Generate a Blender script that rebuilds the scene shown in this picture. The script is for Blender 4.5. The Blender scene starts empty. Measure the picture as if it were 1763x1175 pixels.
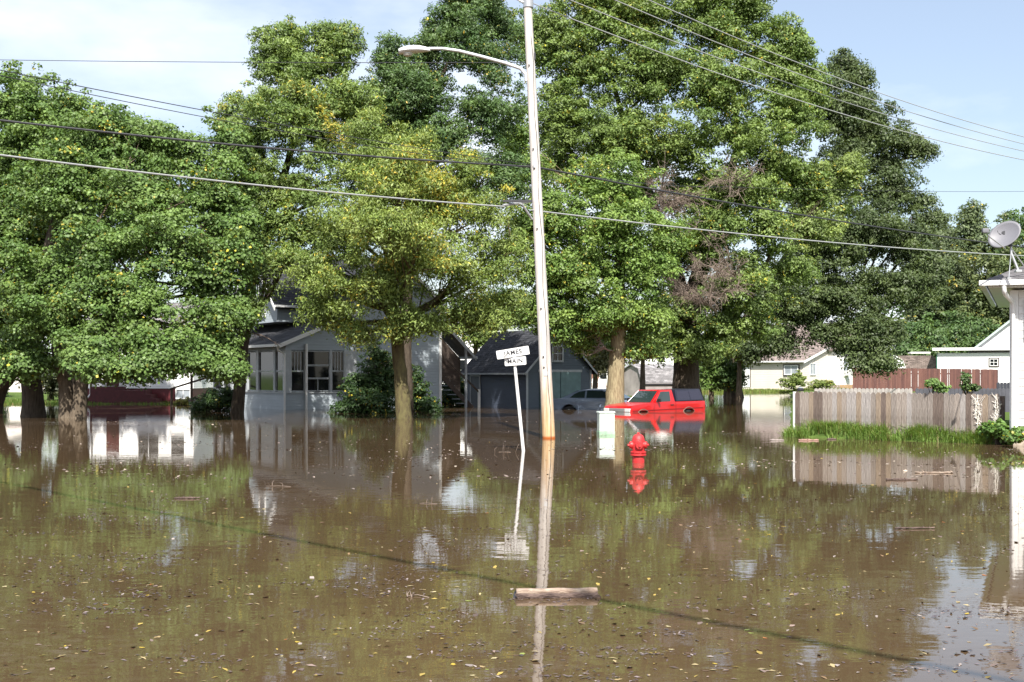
import bpy, bmesh, math, random
import numpy as np
from mathutils import Vector, Matrix
random.seed(7)
RNG = np.random.default_rng(11)
SC = bpy.context.scene
COL = SC.collection

# ------------------------------------------------------------------ camera
FPX, CX, HY, EYE = 2224.0, 881.5, 647.0, 1.5      # focal length, centre, horizon (photo pixels), eye height above the water
cam_d = bpy.data.cameras.new('camera'); cam = bpy.data.objects.new('camera', cam_d); COL.objects.link(cam)
cam.location = (0, 0, EYE); cam.rotation_euler = (math.pi/2, 0, 0)
cam_d.sensor_width = 36; cam_d.lens = 36*FPX/1763; cam_d.shift_y = (HY-587.5)/1763
cam_d.clip_start = 0.1; cam_d.clip_end = 5000
SC.camera = cam
def P(px, py, Y):
    return Vector(((px-CX)*Y/FPX, Y, EYE-(py-HY)*Y/FPX))
def X_(px, Y): return (px-CX)*Y/FPX
def Z_(py, Y): return EYE-(py-HY)*Y/FPX

# ------------------------------------------------------------------ world and sun
SUN_EL = math.radians(48); SUN_AZ = math.radians(4)      # sun high behind the camera, a little to its right
SUN_DIR = Vector((math.sin(SUN_AZ)*math.cos(SUN_EL), -math.cos(SUN_AZ)*math.cos(SUN_EL), math.sin(SUN_EL)))
w = bpy.data.worlds.new('World'); SC.world = w; w.use_nodes = True
nt = w.node_tree; N = nt.nodes; L = nt.links; N.clear()
sky = N.new('ShaderNodeTexSky'); sky.sky_type = 'NISHITA'; sky.sun_disc = False
sky.sun_elevation = SUN_EL; sky.sun_rotation = math.atan2(SUN_DIR.x, SUN_DIR.y)
sky.air_density = 1.0; sky.dust_density = 1.2; sky.ozone_density = 1.0
tc = N.new('ShaderNodeTexCoord'); mp = N.new('ShaderNodeMapping'); mp.inputs['Scale'].default_value = (1, 1, 2.6)
mp.inputs['Location'].default_value = (0.75, 0.2, 0.35)
nz = N.new('ShaderNodeTexNoise'); nz.inputs['Scale'].default_value = 2.3; nz.inputs['Detail'].default_value = 7; nz.inputs['Roughness'].default_value = 0.52
rp = N.new('ShaderNodeValToRGB'); rp.color_ramp.elements[0].position = 0.44; rp.color_ramp.elements[1].position = 0.66
rp.color_ramp.elements[0].color = (0.18,)*3+(1,); rp.color_ramp.elements[1].color = (0.92,)*3+(1,)
mx = N.new('ShaderNodeMix'); mx.data_type = 'RGBA'; mx.inputs['B'].default_value = (8.2, 8.5, 9.3, 1)
bg = N.new('ShaderNodeBackground'); bg.inputs['Strength'].default_value = 0.088
out = N.new('ShaderNodeOutputWorld')
L.new(tc.outputs['Generated'], mp.inputs['Vector']); L.new(mp.outputs['Vector'], nz.inputs['Vector']); L.new(nz.outputs['Fac'], rp.inputs['Fac'])
L.new(rp.outputs['Color'], mx.inputs['Factor']); L.new(sky.outputs['Color'], mx.inputs['A']); L.new(mx.outputs['Result'], bg.inputs['Color'])
L.new(bg.outputs['Background'], out.inputs['Surface'])
sd = bpy.data.lights.new('sun', 'SUN'); sd.energy = 5.0; sd.angle = math.radians(0.5); sd.color = (1.0, 0.95, 0.87)
so = bpy.data.objects.new('sun', sd); COL.objects.link(so); so.rotation_euler = SUN_DIR.to_track_quat('Z', 'Y').to_euler()
SC.view_settings.view_transform = 'Standard'; SC.view_settings.look = 'None'; SC.view_settings.exposure = 0.92; SC.view_settings.gamma = 1
SC.cycles.max_bounces = 6; SC.cycles.diffuse_bounces = 3; SC.cycles.glossy_bounces = 3; SC.cycles.transmission_bounces = 4
SC.cycles.transparent_max_bounces = 6; SC.cycles.caustics_reflective = False; SC.cycles.caustics_refractive = False
SC.cycles.sample_clamp_indirect = 6

# ------------------------------------------------------------------ materials
MATS = {}
def new_mat(name):
    m = bpy.data.materials.new(name); m.use_nodes = True
    nt = m.node_tree; b = nt.nodes['Principled BSDF']
    return m, nt, b
def rgba(c): return tuple(c)+(1.0,) if len(c) == 3 else tuple(c)
def mat(name, col, rough=0.6, metal=0.0, vary=0.0, vscale=3.0, stretch=(1, 1, 1), bump=0.0, bscale=30.0, spec=0.5, col2=None, coat=0.0):
    if name in MATS: return MATS[name]
    m, nt, b = new_mat(name); b.inputs['Base Color'].default_value = rgba(col)
    b.inputs['Roughness'].default_value = rough; b.inputs['Metallic'].default_value = metal
    b.inputs['Specular IOR Level'].default_value = spec; b.inputs['Coat Weight'].default_value = coat
    tc = nt.nodes.new('ShaderNodeTexCoord'); mp = nt.nodes.new('ShaderNodeMapping'); mp.inputs['Scale'].default_value = stretch
    nt.links.new(tc.outputs['Object'], mp.inputs['Vector'])
    if vary or col2:
        n = nt.nodes.new('ShaderNodeTexNoise'); n.inputs['Scale'].default_value = vscale; n.inputs['Detail'].default_value = 6; n.inputs['Roughness'].default_value = 0.62
        nt.links.new(mp.outputs['Vector'], n.inputs['Vector'])
        r = nt.nodes.new('ShaderNodeValToRGB'); r.color_ramp.elements[0].position = 0.32; r.color_ramp.elements[1].position = 0.68
        c2 = col2 if col2 else tuple(min(1, x*(1+vary)) for x in col)
        c1 = col if col2 else tuple(x*(1-vary) for x in col)
        r.color_ramp.elements[0].color = rgba(c1); r.color_ramp.elements[1].color = rgba(c2)
        nt.links.new(n.outputs['Fac'], r.inputs['Fac']); nt.links.new(r.outputs['Color'], b.inputs['Base Color'])
    if bump:
        n2 = nt.nodes.new('ShaderNodeTexNoise'); n2.inputs['Scale'].default_value = bscale; n2.inputs['Detail'].default_value = 5
        nt.links.new(mp.outputs['Vector'], n2.inputs['Vector'])
        bp = nt.nodes.new('ShaderNodeBump'); bp.inputs['Strength'].default_value = bump; bp.inputs['Distance'].default_value = 0.02
        nt.links.new(n2.outputs['Fac'], bp.inputs['Height']); nt.links.new(bp.outputs['Normal'], b.inputs['Normal'])
    MATS[name] = m; return m
def siding(name, col, pitch=0.13, vary=0.06, axis='Z', depth=0.02, rough=0.55):
    """lapped boards: a saw-tooth relief repeating every `pitch` metres"""
    if name in MATS: return MATS[name]
    m, nt, b = new_mat(name); b.inputs['Roughness'].default_value = rough
    tc = nt.nodes.new('ShaderNodeTexCoord'); sp = nt.nodes.new('ShaderNodeSeparateXYZ'); nt.links.new(tc.outputs['Object'], sp.inputs[0])
    d = nt.nodes.new('ShaderNodeMath'); d.operation = 'DIVIDE'; d.inputs[1].default_value = pitch
    if axis == 'Z': nt.links.new(sp.outputs['Z'], d.inputs[0])
    else:
        ad = nt.nodes.new('ShaderNodeMath'); nt.links.new(sp.outputs['X'], ad.inputs[0]); nt.links.new(sp.outputs['Y'], ad.inputs[1]); nt.links.new(ad.outputs[0], d.inputs[0])
    f = nt.nodes.new('ShaderNodeMath'); f.operation = 'FRACT'; nt.links.new(d.outputs[0], f.inputs[0])
    inv = nt.nodes.new('ShaderNodeMath'); inv.operation = 'SUBTRACT'; inv.inputs[0].default_value = 1; nt.links.new(f.outputs[0], inv.inputs[1])
    bp = nt.nodes.new('ShaderNodeBump'); bp.inputs['Strength'].default_value = 1; bp.inputs['Distance'].default_value = depth
    nt.links.new(inv.outputs[0], bp.inputs['Height']); nt.links.new(bp.outputs['Normal'], b.inputs['Normal'])
    n = nt.nodes.new('ShaderNodeTexNoise'); n.inputs['Scale'].default_value = 1.3; n.inputs['Detail'].default_value = 6
    nt.links.new(tc.outputs['Object'], n.inputs['Vector'])
    r = nt.nodes.new('ShaderNodeValToRGB'); r.color_ramp.elements[0].position = 0.3; r.color_ramp.elements[1].position = 0.7
    r.color_ramp.elements[0].color = rgba(tuple(x*(1-vary) for x in col)); r.color_ramp.elements[1].color = rgba(tuple(min(1, x*(1+vary)) for x in col))
    nt.links.new(n.outputs['Fac'], r.inputs['Fac']); nt.links.new(r.outputs['Color'], b.inputs['Base Color'])
    MATS[name] = m; return m
def shingle(name, col, scale=1.0, vary=0.35):
    if name in MATS: return MATS[name]
    m, nt, b = new_mat(name); b.inputs['Roughness'].default_value = 0.9; b.inputs['Specular IOR Level'].default_value = 0.2
    tc = nt.nodes.new('ShaderNodeTexCoord'); sp = nt.nodes.new('ShaderNodeSeparateXYZ'); nt.links.new(tc.outputs['Object'], sp.inputs[0])
    ad = nt.nodes.new('ShaderNodeMath'); nt.links.new(sp.outputs['X'], ad.inputs[0]); nt.links.new(sp.outputs['Y'], ad.inputs[1])
    cb = nt.nodes.new('ShaderNodeCombineXYZ'); nt.links.new(ad.outputs[0], cb.inputs[0]); nt.links.new(sp.outputs['Z'], cb.inputs[1])
    br = nt.nodes.new('ShaderNodeTexBrick'); br.inputs['Scale'].default_value = scale
    br.inputs['Brick Width'].default_value = 0.33; br.inputs['Row Height'].default_value = 0.10; br.inputs['Mortar Size'].default_value = 0.006
    br.inputs['Color1'].default_value = rgba(tuple(x*(1-vary) for x in col)); br.inputs['Color2'].default_value = rgba(tuple(min(1, x*(1+vary)) for x in col))
    br.inputs['Mortar'].default_value = rgba(tuple(x*0.45 for x in col)); nt.links.new(cb.outputs[0], br.inputs['Vector'])
    n = nt.nodes.new('ShaderNodeTexNoise'); n.inputs['Scale'].default_value = 1.6; n.inputs['Detail'].default_value = 7; nt.links.new(tc.outputs['Object'], n.inputs['Vector'])
    mxn = nt.nodes.new('ShaderNodeMix'); mxn.data_type = 'RGBA'; mxn.blend_type = 'MULTIPLY'; mxn.inputs['Factor'].default_value = 0.6
    nt.links.new(br.outputs['Color'], mxn.inputs['A'])
    r = nt.nodes.new('ShaderNodeValToRGB'); r.color_ramp.elements[0].position = 0.3; r.color_ramp.elements[0].color = (0.55, 0.55, 0.55, 1); r.color_ramp.elements[1].position = 0.65
    nt.links.new(n.outputs['Fac'], r.inputs['Fac']); nt.links.new(r.outputs['Color'], mxn.inputs['B']); nt.links.new(mxn.outputs['Result'], b.inputs['Base Color'])
    bp = nt.nodes.new('ShaderNodeBump'); bp.inputs['Distance'].default_value = 0.02; nt.links.new(br.outputs['Fac'], bp.inputs['Height']); bp.invert = True
    nt.links.new(bp.outputs['Normal'], b.inputs['Normal'])
    MATS[name] = m; return m
def leafmat(name, transl=0.25, rough=0.5):
    if name in MATS: return MATS[name]
    m = bpy.data.materials.new(name); m.use_nodes = True; nt = m.node_tree; nt.nodes.clear()
    at = nt.nodes.new('ShaderNodeAttribute'); at.attribute_name = 'tint'
    b = nt.nodes.new('ShaderNodeBsdfPrincipled'); b.inputs['Roughness'].default_value = rough; b.inputs['Specular IOR Level'].default_value = 0.35
    t = nt.nodes.new('ShaderNodeBsdfTranslucent'); ms = nt.nodes.new('ShaderNodeMixShader'); ms.inputs[0].default_value = transl
    g = nt.nodes.new('ShaderNodeMix'); g.data_type = 'RGBA'; g.blend_type = 'MULTIPLY'; g.inputs['Factor'].default_value = 1; g.inputs['B'].default_value = (1.45, 1.4, 0.5, 1)
    o = nt.nodes.new('ShaderNodeOutputMaterial')
    nt.links.new(at.outputs['Color'], b.inputs['Base Color']); nt.links.new(at.outputs['Color'], g.inputs['A']); nt.links.new(g.outputs['Result'], t.inputs['Color'])
    nt.links.new(b.outputs[0], ms.inputs[1]); nt.links.new(t.outputs[0], ms.inputs[2]); nt.links.new(ms.outputs[0], o.inputs['Surface'])
    MATS[name] = m; return m
LEAF = leafmat('leaf'); GRASSM = leafmat('grass_blade', 0.3, 0.6)
BARK = mat('bark', (0.085, 0.065, 0.048), 0.95, vscale=5, stretch=(3, 3, 0.6), col2=(0.19, 0.155, 0.115), bump=1.0, bscale=14, spec=0.1)
BARK_D = mat('bark_dark', (0.045, 0.035, 0.028), 0.95, vscale=5, stretch=(3, 3, 0.6), col2=(0.11, 0.088, 0.065), bump=1.0, bscale=14, spec=0.1)
BARK_P = mat('bark_pale', (0.17, 0.13, 0.08), 0.95, vscale=6, stretch=(3, 3, 0.5), col2=(0.36, 0.31, 0.19), bump=1.0, bscale=16, spec=0.1)
TWIG = mat('dead_twig', (0.22, 0.17, 0.14), 0.9, vary=0.3)
GLASS = mat('dark_glass', (0.012, 0.014, 0.016), 0.06, spec=0.6)
CURT = mat('pale_curtain_glass', (0.30, 0.33, 0.36), 0.15, vary=0.2)
WHITE = mat('white_paint', (0.80, 0.80, 0.79), 0.45, vary=0.04)
TRIMG = mat('grey_trim_paint', (0.42, 0.45, 0.47), 0.5, vary=0.12, vscale=5)
DARKT = mat('dark_trim', (0.03, 0.03, 0.035), 0.5)
GALV = mat('galvanised_steel', (0.45, 0.46, 0.47), 0.45, metal=0.6, vary=0.1)
ALU = mat('aluminium', (0.66, 0.68, 0.70), 0.38, metal=0.35)
WIREM = mat('cable_black', (0.03, 0.03, 0.035), 0.6)
WIREP = mat('cable_weathered', (0.30, 0.31, 0.31), 0.55)

# ------------------------------------------------------------------ mesh helpers
class MB:
    def __init__(s): s.v = []; s.f = []
    def add(s, vs, fs):
        n = len(s.v); s.v += [tuple(v) for v in vs]; s.f += [tuple(i+n for i in f) for f in fs]; return s
    def box(s, x0, x1, y0, y1, z0, z1):
        return s.add([(x0, y0, z0), (x1, y0, z0), (x1, y1, z0), (x0, y1, z0), (x0, y0, z1), (x1, y0, z1), (x1, y1, z1), (x0, y1, z1)],
                     [(0, 3, 2, 1), (4, 5, 6, 7), (0, 1, 5, 4), (1, 2, 6, 5), (2, 3, 7, 6), (3, 0, 4, 7)])
    def prism(s, poly, axis, a, b):
        """poly: 2-D points in the plane across `axis`; extruded from a to b"""
        def mk(p, t):
            return {'x': (t, p[0], p[1]), 'y': (p[0], t, p[1]), 'z': (p[0], p[1], t)}[axis]
        n = len(poly)
        vs = [mk(p, a) for p in poly]+[mk(p, b) for p in poly]
        return s.add(vs, [tuple(range(n)), tuple(range(2*n-1, n-1, -1))]+[(i, i+n, (i+1) % n+n, (i+1) % n) for i in range(n)])
    def slab(s, pts, th):
        """a sheet over 3-D corner points, thickened downwards"""
        n = len(pts); vs = [tuple(p) for p in pts]+[(p[0], p[1], p[2]-th) for p in pts]
        return s.add(vs, [tuple(range(n)), tuple(range(2*n-1, n-1, -1))]+[(i, i+n, (i+1) % n+n, (i+1) % n) for i in range(n)])
    def tube(s, pts, rad, n=8, cap=True):
        pts = [Vector(p) for p in pts]; m = len(pts)
        if not hasattr(rad, '__len__'): rad = [rad]*m
        n0 = len(s.v); ref = None
        for i, p in enumerate(pts):
            t = (pts[min(i+1, m-1)]-pts[max(i-1, 0)]).normalized()
            if ref is None: ref = Vector((1, 0, 0)) if abs(t.x) < 0.8 else Vector((0, 1, 0))
            u = (ref-t*ref.dot(t)).normalized(); ref = u; v = t.cross(u)
            for k in range(n):
                a = 2*math.pi*k/n; s.v.append(tuple(p+(u*math.cos(a)+v*math.sin(a))*rad[i]))
        for i in range(m-1):
            for k in range(n):
                a = n0+i*n+k; b = n0+i*n+(k+1) % n; s.f.append((a, b, b+n, a+n))
        if cap:
            s.f.append(tuple(n0+k for k in range(n-1, -1, -1))); s.f.append(tuple(n0+(m-1)*n+k for k in range(n)))
        return s
    def lathe(s, prof, n=24, o=(0, 0, 0)):
        n0 = len(s.v); m = len(prof)
        for r, z in prof:
            for k in range(n):
                a = 2*math.pi*k/n; s.v.append((o[0]+r*math.cos(a), o[1]+r*math.sin(a), o[2]+z))
        for i in range(m-1):
            for k in range(n):
                a = n0+i*n+k; b = n0+i*n+(k+1) % n; s.f.append((a, b, b+n, a+n))
        s.f.append(tuple(n0+k for k in range(n-1, -1, -1))); s.f.append(tuple(n0+(m-1)*n+k for k in range(n)))
        return s
    def build(s, name, m, parent=None, smooth=False, bevel=0, tf=None):
        me = bpy.data.meshes.new(name); me.from_pydata(s.v, [], s.f)
        if tf is not None: me.transform(tf)
        if m: me.materials.append(m)
        me.validate()
        if bevel:
            bm = bmesh.new(); bm.from_mesh(me)
            es = [e for e in bm.edges if len(e.link_faces) == 2 and e.calc_face_angle(0) > 0.5]
            bmesh.ops.bevel(bm, geom=es, offset=bevel, segments=2, affect='EDGES', profile=0.6, clamp_overlap=True)
            bmesh.ops.recalc_face_normals(bm, faces=bm.faces); bm.to_mesh(me); bm.free()
        else:
            bm = bmesh.new(); bm.from_mesh(me); bmesh.ops.recalc_face_normals(bm, faces=bm.faces); bm.to_mesh(me); bm.free()
        if smooth:
            me.polygons.foreach_set('use_smooth', [True]*len(me.polygons))
            if smooth != 'all': me.set_sharp_from_angle(angle=math.radians(38))
        o = bpy.data.objects.new(name, me); COL.objects.link(o)
        if parent: o.parent = parent
        return o
def tag(o, label=None, cat=None, group=None, kind=None):
    if label: o['label'] = label
    if cat: o['category'] = cat
    if group: o['group'] = group
    if kind: o['kind'] = kind
    return o
def thing(name, label, cat, loc=(0, 0, 0), rz=0, group=None):
    o = bpy.data.objects.new(name, None); COL.objects.link(o); o.empty_display_size = 0.3
    o.location = loc; o.rotation_euler = (0, 0, rz); return tag(o, label, cat, group)
def bx(name, m, parent, *a, bevel=0):
    return MB().box(*a).build(name, m, parent, bevel=bevel)

# ------------------------------------------------------------------ foliage
def quads_object(name, C, U, V, col, m, parent=None, origin=(0, 0, 0), kite=0.42):
    """many leaf quads: centre C, half-length axis U, half-width axis V, colour per leaf"""
    n = len(C); O = np.array(origin)
    co = np.empty((n, 4, 3)); co[:, 0] = C-U; co[:, 1] = C+V-U*(kite-0.3); co[:, 2] = C+U; co[:, 3] = C-V-U*(kite-0.3)
    nn = np.cross(U, V); ln = np.linalg.norm(nn, axis=1, keepdims=True)+1e-9
    co[:, 2] -= nn/ln*np.linalg.norm(U, axis=1, keepdims=True)*0.25     # tip droops: not a flat card
    co -= O
    me = bpy.data.meshes.new(name); me.vertices.add(4*n); me.vertices.foreach_set('co', co.reshape(-1).astype(np.float32))
    me.loops.add(4*n); me.loops.foreach_set('vertex_index', np.arange(4*n, dtype=np.int32))
    me.polygons.add(n); me.polygons.foreach_set('loop_start', np.arange(0, 4*n, 4, dtype=np.int32))
    me.update(calc_edges=True)
    a = me.attributes.new('tint', 'FLOAT_COLOR', 'FACE'); c4 = np.ones((n, 4), np.float32); c4[:, :3] = col
    a.data.foreach_set('color', c4.reshape(-1)); me.materials.append(m)
    o = bpy.data.objects.new(name, me); COL.objects.link(o)
    if parent: o.parent = parent
    return o
LAST_IDX = [None]
def unit(a): return a/(np.linalg.norm(a, axis=1, keepdims=True)+1e-9)
def leaves_from_clumps(cc, rc, rng, size, aspect, palette, yellow, dens, droop=0.2, up=0.55, flat=0.62, wob=0.16, pad=0.72):
    """cc: clump centres, rc: clump radii, yellow: per-clump chance of yellow leaves"""
    cnt = np.maximum(14, (dens*(rc**2)/(size*size*aspect)*7.5)).astype(int)
    idx = np.repeat(np.arange(len(cc)), cnt); n = len(idx); LAST_IDX[0] = idx
    d = unit(rng.normal(size=(n, 3)))
    lo = d[:, 2] < -0.15; flip = lo & (rng.random(n) < pad); d[flip, 2] *= -1
    r = rc[idx]*np.where(rng.random(n) < .22, .3+.5*rng.random(n), .80+.24*rng.random(n))
    sub = unit(rng.normal(size=(len(cc), 3)))        # each clump is a lopsided pad
    C = cc[idx]+d*r[:, None]*np.array([1, 1, flat])+sub[idx]*rc[idx][:, None]*0.25*rng.random((n, 1))
    C += rng.normal(size=(n, 3))*wob*.6*rc[idx][:, None]
    nrm = unit(0.85*d+np.array([0, -.12, up*.8])+0.34*rng.normal(size=(n, 3)))
    t = unit(np.cross(nrm, rng.normal(size=(n, 3)))); t[:, 2] -= droop; t = unit(t)
    v = unit(np.cross(nrm, t))
    s = size*(0.65+0.7*rng.random(n))
    U = t*s[:, None]*0.5; V = v*s[:, None]*0.5*aspect
    pal = np.array(palette); k = rng.random(len(cc)); base = pal[0]*(1-k[:, None])+pal[1]*k[:, None]
    col = base[idx]*(0.66+0.68*rng.random((n, 1)))*(0.86+.28*rng.random((len(cc), 1)))[idx]
    yy = rng.random(n) < yellow[idx]
    yc = np.array([0.66, 0.53, 0.07])*(0.7+0.5*rng.random((n, 1))); yc[:, 1] *= (0.8+0.35*rng.random(n))
    mixk = (0.15+0.85*rng.random((n, 1))**1.5)
    col = np.where(yy[:, None], col*(1-mixk)+yc*mixk, col)
    return C, U, V, col
def crown_clumps(blobs, rng, rc0=0.62, fill=0.62, back=0.55, spray=0.7):
    cc = []; rr = []; yl = []; bi = []
    for i, b in enumerate(blobs):
        c, R, yel, dn = b['c'], b['r'], b.get('y', 0.03), b.get('d', 1.0)
        area = 4*math.pi*(((R[0]*R[1])**1.6+(R[0]*R[2])**1.6+(R[1]*R[2])**1.6)/3)**(1/1.6)
        n = max(6, int(area/(math.pi*rc0*rc0)*fill*dn*2.7))
        d = unit(rng.normal(size=(n, 3)))
        keep = (d[:, 1] < 0.35) | (rng.random(n) < back); d = d[keep]; n = len(d)
        q = 0.38+0.66*rng.random(n)**0.6
        lob = unit(rng.normal(size=(6, 3))); la = rng.uniform(-.42, .40, 6)
        q = q*(1+(np.exp(5*(d@lob.T-1))*la).sum(1)).clip(.5, 1.45)
        pts = np.array(c)+d*q[:, None]*np.array(R)
        pts += rng.normal(size=pts.shape)*0.12*rc0
        r = rc0*(0.55+0.75*rng.random(n))*np.where(q > 0.93, 0.72, 1.0)
        nc = max(3, int(n*.30)); dc = unit(rng.normal(size=(nc, 3))); pc = np.array(c)+dc*(.1+.4*rng.random((nc, 1)))*np.array(R)
        ns = int(n*spray); ds = unit(rng.normal(size=(ns, 3))*np.array([1, .8, 1])+np.array([0, -.1, .35])); ps = np.array(c)+ds*(.96+.36*rng.random((ns, 1))**1.5)*np.array(R)
        pts = np.concatenate([pts, pc, ps]); r = np.concatenate([r, rc0*(1.0+.5*rng.random(nc)), rc0*(.26+.42*rng.random(ns))]); n = len(pts)
        cc.append(pts); rr.append(r);         pm_ = np.sin(pts[:, 0]*1.5+i)*np.cos(pts[:, 2]*1.3+2.1*i)+.5*np.sin(pts[:, 0]*3.1+pts[:, 2]*2.7)
        yl.append(np.clip(yel*(np.clip(pm_-.25, 0, 1)*4.5+.08), 0, 0.9)); bi.append(np.full(n, i))
    return np.concatenate(cc), np.concatenate(rr), np.concatenate(yl), np.concatenate(bi)
def blob(px, py, Y, rx, ry, rd=None, y=0.03, d=1.0, tint=(1, 1, 1)):
    k = Y/FPX; R = (rx*k, (rd if rd else 0.5*(rx+ry)*k*1.05), ry*k)
    return {'c': tuple(P(px, py, Y)), 'r': R, 'y': y, 'd': d, 'tint': tint}
def bez(a, b, c, n=6):
    return [a*(1-t)**2+b*2*t*(1-t)+c*t*t for t in [i/(n-1) for i in range(n)]]
def tree(name, label, cat, trunks, blobs, palette, size=0.12, aspect=0.75, dens=1.0, rc0=0.5, bark=None, seed=1, group=None,
         droop=0.2, fill=0.62, dead=None, limb_r=0.11, nsub=9, wob=0.16, up=0.55, flat=0.66, back=0.55, zmin=3.2):
    """trunks: list of (points, radii) in world space; the crown is leaves hung on clumps at the ends of real limbs"""
    rng = np.random.default_rng(seed); rnd = random.Random(seed)
    base = Vector(trunks[0][0][0])
    root = thing(name, label, cat, base, 0, group)
    tf = Matrix.Translation(-base)
    mb = MB()
    for pts, rad in trunks:
        q = [Vector(p) for p in pts]; fine = []; fr = []
        for i in range(len(q)-1):
            for j in range(4):
                t = j/4; fine.append(q[i].lerp(q[i+1], t)+Vector((rnd.uniform(-.03, .03), rnd.uniform(-.03, .03), 0))*(rad[i]*2)); fr.append((rad[i]*(1-t)+rad[i+1]*t)*rnd.uniform(0.96, 1.05))
        fine.append(q[-1]); fr.append(rad[-1])
        for k_ in range(min(8, len(fr))): fr[k_] *= 1+.38*max(0, 1-k_/7.5)**1.4
        mb.tube(fine, fr, 12)
    cc, rc, yl, bi = crown_clumps(blobs, rng, rc0, fill, back)
    allp = [(Vector(p), r) for pts, rad in trunks for p, r in zip(pts, rad)]
    tr = []
    for pts, rad in trunks:
        q = [Vector(p) for p in pts]
        for i in range(len(q)-1):
            for j in range(5): tr.append((q[i].lerp(q[i+1], j/5), rad[i]*(1-j/5)+rad[i+1]*j/5))
        tr.append((q[-1], rad[-1]))
    for i, b in enumerate(blobs):
        c = Vector(b['c'])
        best = min(tr, key=lambda a: (a[0]-(c-Vector((0, 0, 0.45*(c-a[0]).length)))).length+(0 if a[0].z < c.z else 1.0)+(6 if a[0].z < zmin else 0))
        a, ra = best; r0 = min(ra*0.55, limb_r)
        mid = a.lerp(c, 0.5)+Vector((rnd.uniform(-.4, .4), rnd.uniform(-.4, .4), -0.12*(c-a).length+rnd.uniform(-.2, .2)))
        path = bez(a, mid, c, 7); mb.tube(path, [r0*(1-0.7*k/6) for k in range(7)], 7)
        ids = np.where(bi == i)[0]
        pick = rng.choice(ids, size=min(len(ids), nsub), replace=False)
        for j in pick:
            e = Vector(cc[j]); s = path[rnd.choice([2, 3, 4, 5, 6])]
            m2 = s.lerp(e, 0.5)+Vector((rnd.uniform(-.25, .25), rnd.uniform(-.25, .25), rnd.uniform(-.1, .35)))
            mb.tube(bez(s, m2, e, 4), [r0*0.32, r0*0.24, r0*0.16, r0*0.07], 5, cap=False)
    mb.build('trunk', bark or BARK, root, smooth='all', tf=tf)
    C, U, V, col = leaves_from_clumps(cc, rc, rng, size, aspect, palette, yl, dens, droop, up, flat, wob)
    if any(b['tint'] != (1, 1, 1) for b in blobs):
        tn = np.array([b['tint'] for b in blobs]); col = col*tn[bi[LAST_IDX[0]]]
    quads_object('crown', C, U, V, col, LEAF, root, base)
    if dead:
        for (c, R, n) in dead:
            md = MB(); c = Vector(c); R = Vector(R)
            a, ra = min(tr, key=lambda a: (a[0]-c).length)
            subs = [c+Vector((rnd.gauss(0, .5)*R.x, rnd.gauss(0, .5)*R.y, rnd.gauss(0, .5)*R.z)) for _ in range(9)]
            hub = a.lerp(c, .55)
            md.tube(bez(a, a.lerp(hub, .5)+Vector((0, 0, -.2)), hub, 5), [0.06, 0.055, 0.05, 0.045, 0.04], 6)
            arms = []
            for sc in subs:
                arm = bez(hub, hub.lerp(sc, .5)+Vector((rnd.uniform(-.3, .3), 0, rnd.uniform(-.1, .4))), sc, 6); arms.append(arm); md.tube(arm, [.035, .03, .025, .02, .014, .008], 5, cap=False)
            for _ in range(n):
                arm = rnd.choice(arms); s0 = rnd.choice(arm[1:]); dd = (arm[-1]-arm[0]).normalized()+Vector((rnd.gauss(0, .7), rnd.gauss(0, .7)-.2, rnd.gauss(-.1, .6))); dd.normalize()
                e = s0+dd*rnd.uniform(.3, 1.0)*R.x*.6
                pth = bez(s0, s0.lerp(e, .5)+Vector((rnd.uniform(-.12, .12), rnd.uniform(-.1, .1), rnd.uniform(-.05, .16))), e, 4); md.tube(pth, [0.013, 0.010, 0.008, 0.004], 4, cap=False)
                for q in range(3):
                    s2 = pth[rnd.choice([1, 2])]; e2 = s2+(dd+Vector((rnd.gauss(0, .8), rnd.gauss(0, .8), rnd.gauss(-.1, .7)))).normalized()*rnd.uniform(.12, .4)
                    md.tube([s2, s2.lerp(e2, .5)+Vector((0, 0, .03)), e2], [0.007, 0.006, 0.003], 4, cap=False)
            md.build('dead_branch', TWIG, root, tf=tf)
    return root
def bush(name, label, cat, blobs, palette, size=0.09, aspect=0.7, dens=1.0, rc0=0.3, seed=5, group=None, ground=-0.5, droop=0.1, kind=None, bark=None):
    rng = np.random.default_rng(seed); rnd = random.Random(seed)
    b0 = blobs[0]['c']; base = Vector((b0[0], b0[1], ground)); root = thing(name, label, cat, base, 0, group)
    cc, rc, yl, bi = crown_clumps(blobs, rng, rc0, 0.75)
    ok = cc[:, 2] > ground+0.1; cc, rc, yl, bi = cc[ok], rc[ok], yl[ok], bi[ok]
    mb = MB()
    for j in rng.choice(len(cc), size=min(len(cc), 14), replace=False):
        e = Vector(cc[j]); s = Vector((base.x+rnd.uniform(-.15, .15), base.y+rnd.uniform(-.15, .15), ground))
        mb.tube(bez(s, Vector((s.x, s.y, e.z*0.6+ground*.4)), e, 5), [0.03, .025, .02, .014, .006], 5, cap=False)
    mb.build('stems', bark or BARK_D, root, tf=Matrix.Translation(-base))
    C, U, V, col = leaves_from_clumps(cc, rc, rng, size, aspect, palette, yl, dens, droop)
    quads_object('foliage', C, U, V, col, LEAF, root, base)
    return root
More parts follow.
